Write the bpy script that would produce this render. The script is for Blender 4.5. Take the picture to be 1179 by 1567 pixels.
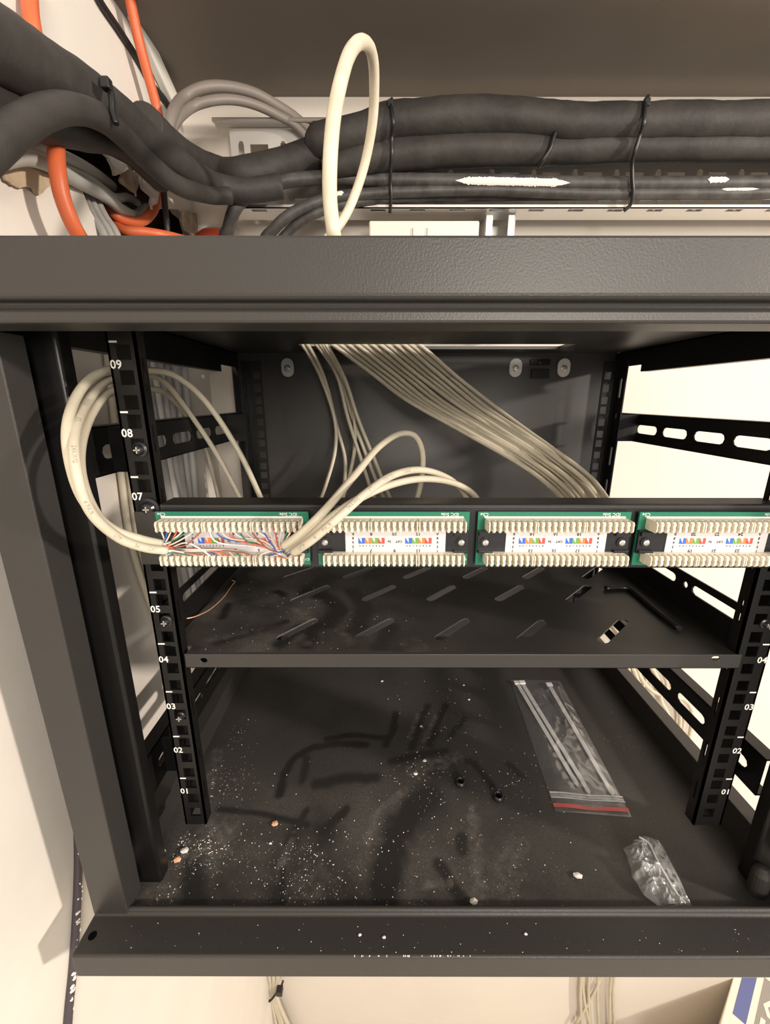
import bpy, bmesh, math, random
from mathutils import Vector, Matrix, noise
from mathutils.geometry import delaunay_2d_cdt

for o in list(bpy.data.objects):
    bpy.data.objects.remove(o, do_unlink=True)
scene = bpy.context.scene
COL = scene.collection
random.seed(7)

# ------------------------------------------------------------------ camera
FPX = 634.9
PITCH, YAW, ROLL = 0.267316, -0.0010515, -0.000514
CAM = Vector((-0.061698, -0.288013, 0.364678))
cp, sp = math.cos(PITCH), math.sin(PITCH)
cyw, syw = math.cos(YAW), math.sin(YAW)
FWD = Vector((syw*cp, cyw*cp, -sp))
R0 = Vector((cyw, -syw, 0))
D0 = FWD.cross(R0)
RIGHT = math.cos(ROLL)*R0 + math.sin(ROLL)*D0
DOWN = -math.sin(ROLL)*R0 + math.cos(ROLL)*D0
cam_data = bpy.data.cameras.new('camera')
cam = bpy.data.objects.new('camera', cam_data)
COL.objects.link(cam)
cam_data.sensor_fit = 'HORIZONTAL'
cam_data.sensor_width = 36.0
cam_data.lens = FPX/1179*36.0
cam_data.clip_start = 0.01
cam.matrix_world = Matrix(((RIGHT.x, -DOWN.x, -FWD.x, CAM.x), (RIGHT.y, -DOWN.y, -FWD.y, CAM.y),
                           (RIGHT.z, -DOWN.z, -FWD.z, CAM.z), (0, 0, 0, 1)))
scene.camera = cam

# ------------------------------------------------------------------ world, lamps, exposure
world = bpy.data.worlds.new('room_light')
scene.world = world
world.use_nodes = True
bg = world.node_tree.nodes['Background']
bg.inputs[0].default_value = (1.0, 0.93, 0.865, 1)
bg.inputs[1].default_value = 0.56

def area(name, loc, target, size, power, col):
    d = bpy.data.lights.new(name, 'AREA')
    d.shape = 'DISK'; d.size = size; d.energy = power; d.color = col
    o = bpy.data.objects.new(name, d)
    COL.objects.link(o)
    o.location = loc
    o.rotation_euler = (Vector(target)-Vector(loc)).to_track_quat('-Z', 'Y').to_euler()
    return o
area('room_lamp', (2.2, -0.95, 0.86), (0.1, 0.2, 0.25), 0.14, 54, (1.0, 0.88, 0.77))
area('front_fill', (0.55, -1.80, 0.62), (0.0, 0.2, 0.4), 0.6, 24, (1.0, 0.92, 0.81))  # unseen fill added behind the camera to brighten the cabinet interior
vs = scene.view_settings
vs.view_transform = 'Standard'; vs.look = 'None'; vs.gamma = 1.0; vs.use_curve_mapping = False
vs.exposure = 0.28

# ------------------------------------------------------------------ helpers
def P(px, py, ax, v):
    d = RIGHT*((px-589.5)/FPX) + DOWN*((py-783.5)/FPX) + FWD
    i = 'xyz'.index(ax)
    return CAM + d*((v-CAM[i])/d[i])
def PY(px, py, v): return P(px, py, 'y', v)
def PX(px, py, v): return P(px, py, 'x', v)
def PZ(px, py, v): return P(px, py, 'z', v)

MATS = {}
def mat(name, color, rough=0.5, metal=0.0, spec=0.5, bump=0.0, bscale=400.0, var=0.0, vscale=20.0, var_col=None, coat=0.0):
    if name in MATS: return MATS[name]
    m = bpy.data.materials.new(name); m.use_nodes = True
    nt = m.node_tree; b = nt.nodes['Principled BSDF']
    b.inputs['Base Color'].default_value = (*color, 1)
    b.inputs['Roughness'].default_value = rough
    b.inputs['Metallic'].default_value = metal
    b.inputs['Specular IOR Level'].default_value = spec
    b.inputs['Coat Weight'].default_value = coat
    tc = nt.nodes.new('ShaderNodeTexCoord')
    if bump > 0:
        n = nt.nodes.new('ShaderNodeTexNoise'); n.inputs['Scale'].default_value = bscale; n.inputs['Detail'].default_value = 3
        bp = nt.nodes.new('ShaderNodeBump'); bp.inputs['Strength'].default_value = bump; bp.inputs['Distance'].default_value = 0.001
        nt.links.new(tc.outputs['Object'], n.inputs['Vector'])
        nt.links.new(n.outputs['Fac'], bp.inputs['Height'])
        nt.links.new(bp.outputs['Normal'], b.inputs['Normal'])
    if var > 0:
        n = nt.nodes.new('ShaderNodeTexNoise'); n.inputs['Scale'].default_value = vscale; n.inputs['Detail'].default_value = 6
        n.inputs['Roughness'].default_value = 0.65
        r = nt.nodes.new('ShaderNodeValToRGB')
        r.color_ramp.elements[0].position = 0.35; r.color_ramp.elements[1].position = 0.7
        c2 = var_col or tuple(min(1, c*(1+var)) for c in color)
        r.color_ramp.elements[0].color = (*color, 1); r.color_ramp.elements[1].color = (*c2, 1)
        nt.links.new(tc.outputs['Object'], n.inputs['Vector'])
        nt.links.new(n.outputs['Fac'], r.inputs['Fac'])
        nt.links.new(r.outputs['Color'], b.inputs['Base Color'])
    MATS[name] = m
    return m

def dusty(name, base, dust, rough):
    m = bpy.data.materials.new(name); m.use_nodes = True
    nt = m.node_tree; b = nt.nodes['Principled BSDF']
    at = nt.nodes.new('ShaderNodeAttribute'); at.attribute_name = 'dust'
    tc = nt.nodes.new('ShaderNodeTexCoord')
    n = nt.nodes.new('ShaderNodeTexNoise'); n.inputs['Scale'].default_value = 420; n.inputs['Detail'].default_value = 5; n.inputs['Roughness'].default_value = 0.75
    nt.links.new(tc.outputs['Object'], n.inputs['Vector'])
    mr = nt.nodes.new('ShaderNodeMapRange'); mr.inputs[1].default_value = 0.3; mr.inputs[2].default_value = 0.72; mr.inputs[3].default_value = 0.45; mr.inputs[4].default_value = 1.5
    nt.links.new(n.outputs['Fac'], mr.inputs[0])
    mu = nt.nodes.new('ShaderNodeMath'); mu.operation = 'MULTIPLY'; mu.use_clamp = True
    nt.links.new(at.outputs['Fac'], mu.inputs[0]); nt.links.new(mr.outputs[0], mu.inputs[1])
    mx = nt.nodes.new('ShaderNodeMix'); mx.data_type = 'RGBA'
    mx.inputs['A'].default_value = (*base, 1); mx.inputs['B'].default_value = (*dust, 1)
    nt.links.new(mu.outputs[0], mx.inputs['Factor']); nt.links.new(mx.outputs['Result'], b.inputs['Base Color'])
    mr2 = nt.nodes.new('ShaderNodeMapRange'); mr2.inputs[3].default_value = rough; mr2.inputs[4].default_value = 0.85
    nt.links.new(mu.outputs[0], mr2.inputs[0]); nt.links.new(mr2.outputs[0], b.inputs['Roughness'])
    bp = nt.nodes.new('ShaderNodeBump'); bp.inputs['Strength'].default_value = 0.12; bp.inputs['Distance'].default_value = 0.0006
    nt.links.new(n.outputs['Fac'], bp.inputs['Height']); nt.links.new(bp.outputs['Normal'], b.inputs['Normal'])
    MATS[name] = m
    return m

def clear_film(name, tint, haze):
    m = bpy.data.materials.new(name); m.use_nodes = True
    nt = m.node_tree
    for n in list(nt.nodes): nt.nodes.remove(n)
    out = nt.nodes.new('ShaderNodeOutputMaterial')
    tr = nt.nodes.new('ShaderNodeBsdfTransparent'); tr.inputs[0].default_value = (0.96, 0.96, 0.97, 1)
    gl = nt.nodes.new('ShaderNodeBsdfGlossy'); gl.inputs['Roughness'].default_value = 0.22
    df = nt.nodes.new('ShaderNodeBsdfDiffuse'); df.inputs[0].default_value = (*tint, 1)
    lw = nt.nodes.new('ShaderNodeLayerWeight'); lw.inputs[0].default_value = 0.3
    fr = nt.nodes.new('ShaderNodeMapRange'); fr.inputs[3].default_value = 0.05; fr.inputs[4].default_value = 0.55
    nt.links.new(lw.outputs['Facing'], fr.inputs[0])
    a = nt.nodes.new('ShaderNodeMixShader'); a.inputs[0].default_value = haze
    b = nt.nodes.new('ShaderNodeMixShader')
    nt.links.new(tr.outputs[0], a.inputs[1]); nt.links.new(df.outputs[0], a.inputs[2])
    nt.links.new(fr.outputs[0], b.inputs[0]); nt.links.new(a.outputs[0], b.inputs[1]); nt.links.new(gl.outputs[0], b.inputs[2])
    nt.links.new(b.outputs[0], out.inputs['Surface'])
    MATS[name] = m
    return m

# palette
mat('powder', (0.030, 0.028, 0.026), 0.42, 0, 0.5, 0.16, 900)
mat('black_gloss', (0.007, 0.0065, 0.0065), 0.36, 0, 0.32, 0.06, 600)
mat('hole_black', (0.004, 0.004, 0.004), 1.0, 0, 0.0)
mat('black_plastic', (0.014, 0.014, 0.016), 0.3, 0, 0.5)
mat('back_steel', (0.034, 0.031, 0.029), 0.46, 0, 0.6, 0.05, 700)
mat('print_white', (0.82, 0.81, 0.78), 0.6)
mat('print_dark', (0.03, 0.03, 0.035), 0.6)
mat('print_grey', (0.30, 0.28, 0.25), 0.7)
mat('zinc', (0.62, 0.61, 0.58), 0.32, 0.9)
mat('nylon', (0.62, 0.62, 0.60), 0.45)
mat('cream_cable', (0.58, 0.53, 0.415), 0.42, 0, 0.45, 0.05, 500, 0.12, 40, (0.52, 0.47, 0.365))
mat('grey_cable', (0.36, 0.35, 0.33), 0.5, 0, 0.4, 0.05, 500, 0.1, 60, (0.28, 0.27, 0.26))
mat('silver_cable', (0.52, 0.50, 0.48), 0.45, 0, 0.45, 0.05, 500)
mat('pale_cable', (0.42, 0.43, 0.40), 0.5, 0, 0.4, 0.05, 300)
mat('taupe_cable', (0.20, 0.175, 0.155), 0.5)
mat('ring_white', (0.74, 0.67, 0.53), 0.42, 0, 0.5, 0.08, 260, 0.2, 55, (0.62, 0.54, 0.40))
mat('orange_cable', (0.62, 0.13, 0.045), 0.45)
mat('red_plastic', (0.45, 0.06, 0.03), 0.45)
mat('foam', (0.022, 0.020, 0.019), 0.62, 0, 0.35, 0.5, 160, 0.5, 16, (0.050, 0.045, 0.040))
mat('rubber_grey', (0.040, 0.037, 0.035), 0.5, 0, 0.4, 0.2, 180, 0.6, 60, (0.09, 0.085, 0.08))
mat('black_cable', (0.016, 0.014, 0.014), 0.5)
mat('tie_black', (0.010, 0.010, 0.010), 0.4)
mat('galvanised', (0.66, 0.64, 0.61), 0.36, 0.55, 0.5, 0.05, 120)
mat('plaster', (0.70, 0.648, 0.582), 0.85, 0, 0.3, 0.12, 160, 0.1, 6, (0.665, 0.613, 0.548))
mat('plaster_left', (0.72, 0.675, 0.615), 0.85, 0, 0.3, 0.2, 60, 0.1, 7, (0.66, 0.615, 0.555))
mat('torn_plaster', (0.52, 0.44, 0.36), 0.9, 0, 0.2, 0.6, 90, 0.4, 50, (0.30, 0.21, 0.15))
mat('torn_paper', (0.40, 0.30, 0.20), 0.95, 0, 0.2, 0.6, 120, 0.3, 40, (0.55, 0.45, 0.32))
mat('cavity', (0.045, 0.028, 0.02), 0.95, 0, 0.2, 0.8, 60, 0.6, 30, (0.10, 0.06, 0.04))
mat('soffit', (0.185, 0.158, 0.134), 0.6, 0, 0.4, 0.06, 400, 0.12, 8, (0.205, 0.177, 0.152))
mat('white_trim', (0.74, 0.72, 0.66), 0.6)
mat('socket_white', (0.80, 0.73, 0.64), 0.4)
mat('floor_stone', (0.70, 0.63, 0.52), 0.45, 0, 0.4, 0, 1, 0.1, 5, (0.60, 0.53, 0.43))
mat('pcb_green', (0.012, 0.17, 0.10), 0.35, 0, 0.5)
mat('pcb_edge', (0.05, 0.30, 0.20), 0.4)
mat('ivory', (0.70, 0.655, 0.54), 0.42, 0, 0.4)
mat('label_white', (0.62, 0.60, 0.62), 0.4)
mat('blue', (0.03, 0.13, 0.55), 0.5); mat('orange', (0.85, 0.20, 0.05), 0.5)
mat('green', (0.13, 0.33, 0.06), 0.5); mat('brown', (0.45, 0.07, 0.05), 0.5)
mat('wire_blue', (0.06, 0.12, 0.42), 0.45); mat('wire_orange', (0.72, 0.13, 0.05), 0.45)
mat('wire_green', (0.05, 0.20, 0.11), 0.45); mat('wire_brown', (0.30, 0.10, 0.06), 0.45)
mat('wire_white', (0.76, 0.73, 0.70), 0.45); mat('wire_pink', (0.78, 0.58, 0.50), 0.45)
mat('copper', (0.75, 0.42, 0.25), 0.35, 0.6)
mat('crumb_white', (0.80, 0.76, 0.70), 0.9); mat('crumb_orange', (0.75, 0.42, 0.25), 0.9)
mat('purple_dark', (0.055, 0.042, 0.050), 0.5)
mat('carton_white', (0.80, 0.73, 0.62), 0.7); mat('carton_blue', (0.12, 0.14, 0.32), 0.6)
mat('tie_clear', (0.68, 0.68, 0.66), 0.35)
mat('bag_red', (0.50, 0.10, 0.09), 0.4)
dusty('dusty_floor', (0.020, 0.019, 0.018), (0.22, 0.20, 0.18), 0.40)
dusty('dusty_shelf', (0.016, 0.015, 0.014), (0.17, 0.155, 0.14), 0.40)
clear_film('film', (0.75, 0.76, 0.78), 0.06)
clear_film('film_milky', (0.85, 0.86, 0.87), 0.30)

def link(name, me, m, parent=None):
    o = bpy.data.objects.new(name, me)
    COL.objects.link(o)
    if m is not None and not me.materials: me.materials.append(MATS[m])
    if parent is not None: attach(o, parent)
    return o
def attach(o, parent):
    o.parent = parent
    if parent.type == 'EMPTY':
        o.matrix_parent_inverse = Matrix.Translation(parent.location).inverted()
def tag(o, label, cat, group=None, kind=None):
    o['label'] = label; o['category'] = cat
    if group: o['group'] = group
    if kind: o['kind'] = kind
    return o
def thing(name, label, cat, loc, group=None):
    o = bpy.data.objects.new(name, None); COL.objects.link(o)
    o.location = loc; o.empty_display_size = 0.02
    return tag(o, label, cat, group)
def structure(o):
    o['kind'] = 'structure'
    return o
def bevel(o, w=0.0008, seg=2):
    b = o.modifiers.new('bevel', 'BEVEL'); b.width = w; b.segments = seg; b.limit_method = 'ANGLE'; b.angle_limit = math.radians(40)
    return o

class MB:
    def __init__(s): s.v = []; s.f = []; s.smooth = False
    def add(s, vs, fs):
        n = len(s.v); s.v += [tuple(v) for v in vs]; s.f += [tuple(i+n for i in f) for f in fs]
        return s
    def box(s, x0, x1, y0, y1, z0, z1):
        vs = [(x, y, z) for z in (z0, z1) for y in (y0, y1) for x in (x0, x1)]
        return s.add(vs, [(0, 2, 3, 1), (4, 5, 7, 6), (0, 1, 5, 4), (2, 6, 7, 3), (0, 4, 6, 2), (1, 3, 7, 5)])
    def prism(s, poly, axis, a0, a1):
        def mk(p, a):
            return {'x': (a, p[0], p[1]), 'y': (p[0], a, p[1]), 'z': (p[0], p[1], a)}[axis]
        n = len(poly)
        vs = [mk(p, a0) for p in poly] + [mk(p, a1) for p in poly]
        fs = [tuple(range(n))[::-1], tuple(range(n, 2*n))] + [(i, (i+1) % n, n+(i+1) % n, n+i) for i in range(n)]
        return s.add(vs, fs)
    def tube(s, pts, r, seg=10, cap=True):
        n = len(pts); rf = r if callable(r) else (lambda i, a: r)
        T = []
        for i in range(n):
            t = pts[min(i+1, n-1)] - pts[max(i-1, 0)]
            T.append(t.normalized() if t.length > 1e-9 else Vector((0, 0, 1)))
        u = T[0].orthogonal().normalized()
        vs = []
        for i in range(n):
            u = (u - T[i]*u.dot(T[i])).normalized(); w = T[i].cross(u)
            for k in range(seg):
                a = 2*math.pi*k/seg
                vs.append(pts[i] + (u*math.cos(a) + w*math.sin(a))*rf(i, a))
        fs = [(i*seg+k, i*seg+(k+1) % seg, (i+1)*seg+(k+1) % seg, (i+1)*seg+k) for i in range(n-1) for k in range(seg)]
        if cap: fs += [tuple(range(seg))[::-1], tuple(range((n-1)*seg, n*seg))]
        s.smooth = True
        return s.add(vs, fs)
    def lathe(s, prof, base, axis, seg=20):
        axis = Vector(axis).normalized(); u = axis.orthogonal().normalized(); w = axis.cross(u)
        vs = []
        for r, h in prof:
            for k in range(seg):
                a = 2*math.pi*k/seg
                vs.append(Vector(base) + axis*h + (u*math.cos(a)+w*math.sin(a))*r)
        n = len(prof)
        fs = [(i*seg+k, i*seg+(k+1) % seg, (i+1)*seg+(k+1) % seg, (i+1)*seg+k) for i in range(n-1) for k in range(seg)]
        fs += [tuple(range(seg))[::-1], tuple(range((n-1)*seg, n*seg))]
        return s.add(vs, fs)
    def mesh(s, name):
        me = bpy.data.meshes.new(name); me.from_pydata(s.v, [], s.f); me.validate(); me.update()
        bm = bmesh.new(); bm.from_mesh(me); bmesh.ops.recalc_face_normals(bm, faces=bm.faces); bm.to_mesh(me); bm.free()
        if s.smooth:
            for p in me.polygons: p.use_smooth = len(p.vertices) <= 4
        return me
    def build(s, name, m, parent=None, bev=0):
        o = link(name, s.mesh(name), m, parent)
        if bev: bevel(o, bev)
        return o

def spline(pts, n=8):
    pts = [Vector(p) for p in pts]
    Q = [pts[0]*2-pts[1]] + pts + [pts[-1]*2-pts[-2]]
    out = []
    for i in range(1, len(Q)-2):
        a, b, c, d = Q[i-1:i+3]
        for k in range(n):
            t = k/n
            out.append(0.5*((2*b) + (c-a)*t + (2*a-5*b+4*c-d)*t*t + (3*b-a-3*c+d)*t**3))
    out.append(pts[-1])
    return out

def inside(p, poly):
    x, y = p; r = False; n = len(poly)
    for i in range(n):
        x1, y1 = poly[i]; x2, y2 = poly[(i+1) % n]
        if (y1 > y) != (y2 > y) and x < (x2-x1)*(y-y1)/(y2-y1)+x1: r = not r
    return r
def obround(cx, cy, l, h, ang=0, n=5):
    r = h/2; a = l/2-r; pts = []
    for k in range(n+1): t = -math.pi/2+math.pi*k/n; pts.append((a+r*math.cos(t), r*math.sin(t)))
    for k in range(n+1): t = math.pi/2+math.pi*k/n; pts.append((-a+r*math.cos(t), r*math.sin(t)))
    c, s = math.cos(ang), math.sin(ang)
    return [(cx+x*c-y*s, cy+x*s+y*c) for x, y in pts]
def rect(x0, x1, y0, y1): return [(x0, y0), (x1, y0), (x1, y1), (x0, y1)]
def circ(cx, cy, r, n=10): return [(cx+r*math.cos(2*math.pi*k/n), cy+r*math.sin(2*math.pi*k/n)) for k in range(n)]
def plate(mb, outer, holes, th, fn, extra=()):
    """flat sheet with real holes; fn(u, v, w) places it, w runs 0..th"""
    pts = []; edges = []
    for poly in [outer]+list(holes):
        n0 = len(pts); pts += [Vector(p) for p in poly]
        edges += [(n0+i, n0+(i+1) % len(poly)) for i in range(len(poly))]
    for p in extra:
        if inside(p, outer) and not any(inside(p, h) for h in holes): pts.append(Vector(p))
    V, _, F, _, _, _ = delaunay_2d_cdt(pts, edges, [], 0, 1e-7)
    keep = []
    for f in F:
        c = sum((V[i] for i in f), Vector((0, 0)))/len(f)
        if inside(c, outer) and not any(inside(c, h) for h in holes): keep.append(tuple(f))
    n = len(V)
    vs = [fn(p.x, p.y, 0) for p in V]+[fn(p.x, p.y, th) for p in V]
    fs = [f for f in keep]+[tuple(i+n for i in f[::-1]) for f in keep]
    cnt = {}
    for f in keep:
        for i in range(len(f)):
            a, b = f[i], f[(i+1) % len(f)]; cnt[(a, b)] = 1
    for a, b in cnt:
        if (b, a) not in cnt: fs.append((b, a, a+n, b+n))
    mb.add(vs, fs)
    return mb

TXT = {}
def text_mesh(s, size, bold=0.0):
    key = (s, size, bold)
    if key not in TXT:
        cu = bpy.data.curves.new('lettering', 'FONT'); cu.body = s; cu.size = size; cu.align_x = 'CENTER'; cu.align_y = 'CENTER'
        cu.resolution_u = 2; cu.offset = bold
        ob = bpy.data.objects.new('lettering', cu); COL.objects.link(ob)
        dg = bpy.context.evaluated_depsgraph_get(); dg.update()
        me = bpy.data.meshes.new_from_object(ob.evaluated_get(dg))
        TXT[key] = ([v.co.copy() for v in me.vertices], [tuple(p.vertices) for p in me.polygons])
        bpy.data.objects.remove(ob); bpy.data.curves.remove(cu); bpy.data.meshes.remove(me)
    return TXT[key]
def put_text(name, s, size, c, m, parent, flip=False, bold=0.0, wide=1.0):
    """lettering lying on a plane that faces -Y; flip turns it upside down"""
    vs, fs = text_mesh(s, size, bold); k = -1 if flip else 1
    mb = MB(); mb.add([(c[0]+k*v.x*wide, c[1], c[2]+k*v.y) for v in vs], fs)
    me = bpy.data.meshes.new(name); me.from_pydata(mb.v, [], mb.f); me.update()
    return link(name, me, m, parent)
def print_on_tube(name, s, size, path, s0, r, m, parent, flip=1):
    vs, fs = text_mesh(s, size)
    L = [0]
    for i in range(1, len(path)): L.append(L[-1]+(path[i]-path[i-1]).length)
    out = []
    for v in vs:
        d = min(max(s0+flip*v.x, 0), L[-1]-1e-6); i = 0
        while L[i+1] < d: i += 1
        t = (path[i+1]-path[i]).normalized(); c = path[i].lerp(path[i+1], (d-L[i])/(L[i+1]-L[i]))
        n = (CAM-c); n = (n-t*n.dot(t)).normalized(); b = t.cross(n)
        a = flip*v.y/r
        out.append(c+(n*math.cos(a)-b*math.sin(a))*r*1.03)
    me = bpy.data.meshes.new(name); me.from_pydata([tuple(v) for v in out], [], fs); me.update()
    return link(name, me, m, parent)

# ================================================================== THE SETTING
XL, YW, ZC, ZF = -0.34, 0.40, 0.757, -1.25
# left wall with a ragged hole broken through it
hole_px = [(92, 215), (118, 262), (128, 300), (150, 345), (190, 385), (262, 392), (300, 370), (296, 345), (272, 322), (250, 318), (246, 300), (226, 268), (212, 222), (196, 205), (150, 205)]
def jag(pix, seed, amp=2.2):
    rs = random.Random(seed); out = []
    for i in range(len(pix)):
        a, b = pix[i], pix[(i+1) % len(pix)]
        for k in range(4):
            t = k/4; out.append((a[0]+(b[0]-a[0])*t+rs.uniform(-amp, amp), a[1]+(b[1]-a[1])*t+rs.uniform(-amp, amp)))
    return out
hole = []
for px, py in jag(hole_px, 2, 1.6):
    p = PX(px, py, XL); hole.append((p.y, p.z))
hole = [(min(y, YW-0.012), z) for y, z in hole]
mb = MB()
plate(mb, rect(-1.6, YW, ZF, 1.3), [hole], 0.012, lambda u, v, w: (XL-w, u, v))
wall_left = structure(mb.build('wall_left', 'plaster_left'))
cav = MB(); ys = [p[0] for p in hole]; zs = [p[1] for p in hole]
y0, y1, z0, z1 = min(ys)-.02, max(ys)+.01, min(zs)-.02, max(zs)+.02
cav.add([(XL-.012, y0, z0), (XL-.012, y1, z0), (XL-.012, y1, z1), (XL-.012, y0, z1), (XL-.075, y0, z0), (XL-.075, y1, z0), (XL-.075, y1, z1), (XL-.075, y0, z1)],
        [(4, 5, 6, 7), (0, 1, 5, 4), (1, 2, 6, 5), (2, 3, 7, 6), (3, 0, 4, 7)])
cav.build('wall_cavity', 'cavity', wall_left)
rnd = random.Random(3)
def shard(name, pix, lift, th, m):
    mb = MB(); pts = []
    for px, py in jag(pix, len(pix)):
        p = PX(px, py, XL); pts.append((p.y, p.z))
    plate(mb, pts, [], th, lambda u, v, w: (XL+lift*(0.4+noise.noise(Vector((u*60, v*60, 1)))) + 0.001+w, u, v))
    return mb.build(name, m, wall_left)
shard('torn_plaster', [(122, 208), (160, 212), (205, 232), (232, 262), (236, 300), (222, 322), (214, 300), (196, 262), (182, 252), (170, 268), (150, 240)], 0.010, 0.003, 'plaster_left')
shard('torn_plaster', [(0, 238), (40, 236), (78, 250), (82, 285), (70, 272), (66, 288), (52, 300), (38, 286), (20, 288), (0, 276)], 0.003, 0.002, 'torn_paper')
shard('torn_plaster', [(176, 247), (188, 246), (206, 275), (200, 300), (184, 285), (172, 262)], 0.006, 0.002, 'torn_plaster')
shard('torn_plaster', [(268, 322), (292, 326), (300, 345), (296, 362), (276, 350)], 0.005, 0.003, 'torn_plaster')
structure(MB().box(XL, 3.0, YW, YW+0.03, ZF, 1.3).build('wall_back', 'plaster'))
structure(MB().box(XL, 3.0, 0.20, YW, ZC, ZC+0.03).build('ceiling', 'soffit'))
structure(MB().box(XL-.012, 3.0, -1.6, YW, ZF-0.03, ZF).build('floor', 'floor_stone'))
# white batten that closes the joint between left wall and dark ceiling
tp = [PX(x, y, XL+0.012) for x, y in ((192, -20), (222, 50), (247, 105), (272, 158))]
def strip(path, w, th):
    mb = MB(); n = len(path); vs = []
    for p in path:
        vs += [p+Vector((th, 0, w)), p+Vector((th, 0, -w)), p+Vector((-th, 0, -w)), p+Vector((-th, 0, w))]
    fs = [(i*4+k, i*4+(k+1) % 4, i*4+4+(k+1) % 4, i*4+4+k) for i in range(n-1) for k in range(4)]+[(0, 1, 2, 3), tuple(range(4*n-4, 4*n))]
    return mb.add(vs, fs)
structure(strip(spline([PX(x, y, XL+0.006) for x, y in ((165, -60), (205, 20), (238, 95), (268, 160))], 4), 0.012, 0.005).build('trim_1', 'white_trim', None, 0.002))

# ================================================================== RACK CABINET
HW = 0.30
cab = thing('rack_cabinet', 'open black wall-mounted network rack cabinet without door and side panels', 'rack cabinet', (0, 0.15, -0.066))
mb = MB().prism([(-.048, .436), (-.0745, .436), (-.0745, .4108), (-.0725, .4095), (-.0690, .4090), (-.0690, .4062), (-.0728, .4052), (-.0735, .4040), (-.0735, .3992), (-.048, .3992)], 'x', -HW, HW)
mb.build('top_beam', 'powder', cab, 0.0014)
mb = MB()
mb.prism([(-.0745, -.066), (-.0745, -.0425), (-.0480, -.0425), (-.0465, -.0385), (-.0430, -.0385), (-.0425, -.066)], 'x', -HW, HW)
bb = mb.build('bottom_beam', 'powder', cab, 0.0022); bb.modifiers[0].segments = 4
MB().lathe([(.0030, 0), (.0030, .0004), (.0001, .0004)], (-.2915, -.062, -.0425), (0, 0, 1), 14).build('screw_hole', 'hole_black', bb)
for s in (-1, 1):
    X = lambda x: s*x
    def lpoly(pts): return [(s*x, y) for x, y in pts]
    MB().prism(lpoly([(.300, .000), (.300, -.048), (.272, -.048), (.272, -.0285), (.2738, -.0285), (.2738, -.0462), (.2985, -.0462), (.2985, .0)]), 'z', -.0425, .400).build('front_post', 'powder', cab, 0.0012)
    MB().prism(lpoly([(.297, .012), (.297, -.020), (.2615, -.020), (.2600, -.0185), (.2600, -.008), (.2618, -.008), (.2618, -.0182), (.2952, -.0182), (.2952, .012)]), 'z', -.050, .42).build('corner_post', 'black_gloss', cab, 0.001)
    # side sill and upper side beam
    MB().prism([(s*x, z) for x, z in [(.2805, -.050), (.2805, -.020), (.297, -.020), (.297, -.066), (.2955, -.066), (.2955, -.0218), (.2822, -.0218), (.2822, -.050)]], 'y', -.002, .376).build('side_sill', 'powder', cab, 0.0008)
    sb = MB()
    plate(sb, [(-.046, .400), (.307, .400), (.307, .409), (.376, .409), (.376, .4300), (-.046, .4300)], [], .002, lambda u, v, w: (s*(.285+w), u, v))
    sb.box(min(s*.285, s*.299), max(s*.285, s*.299), -.046, .376, .4285, .4300)
    sb.box(min(s*.2855, s*.297), max(s*.2855, s*.297), -.046, .307, .400, .4015)
    sb.build('side_beam', 'black_gloss', cab)
roof = MB()
plate(roof, rect(-.2985, .2985, -.050, .378), [rect(-.172, .178, .272, .326), circ(-.053, .225, .002), circ(.052, .238, .002), circ(-.05, .10, .0025), circ(.09, .05, .0025)], .004, lambda u, v, w: (u, v, .4305+w))
roof.build('roof_panel', 'powder', cab)
bk = MB()
plate(bk, rect(-.287, .287, -.060, .4306), [], .0015, lambda u, v, w: (u, .3760+w, v))
for s in (-1, 1): bk.box(min(s*.2855, s*.287), max(s*.2855, s*.287), .352, .376, -.060, .415)
back = bk.build('back_panel', 'back_steel', cab)
# fixing plates, screws and bracket on the back panel
for x in (-.210, .135, .208):
    mb = MB(); plate(mb, obround(x, .4095, .027, .019, math.pi/2, 8), [], .0022, lambda u, v, w: (u, .3738+w, v))
    pl = mb.build('fixing_plate', 'nylon', back, .0005); pl['label'] = 'pale oval fixing plate'
    sc = MB().lathe([(.0048, 0), (.0046, .0012), (.0030, .0022), (.0001, .0024)], (x, .3737, .4085), (0, -1, 0), 14)
    sc.box(x-.0028, x+.0028, .3708, .3716, .4081, .4089).box(x-.0004, x+.0004, .3708, .3716, .4057, .4113)
    sc.build('screw', 'zinc', back)
MB().box(.156, .186, .3725, .376, .413, .421).box(.159, .186, .3715, .376, .394, .4075).build('bracket', 'black_gloss', back, .0006)
MB().lathe([(.003, 0), (.0028, .0014), (.0001, .002)], (.171, .3725, .417), (0, -1, 0), 12).build('screw', 'black_plastic', back)

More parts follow.
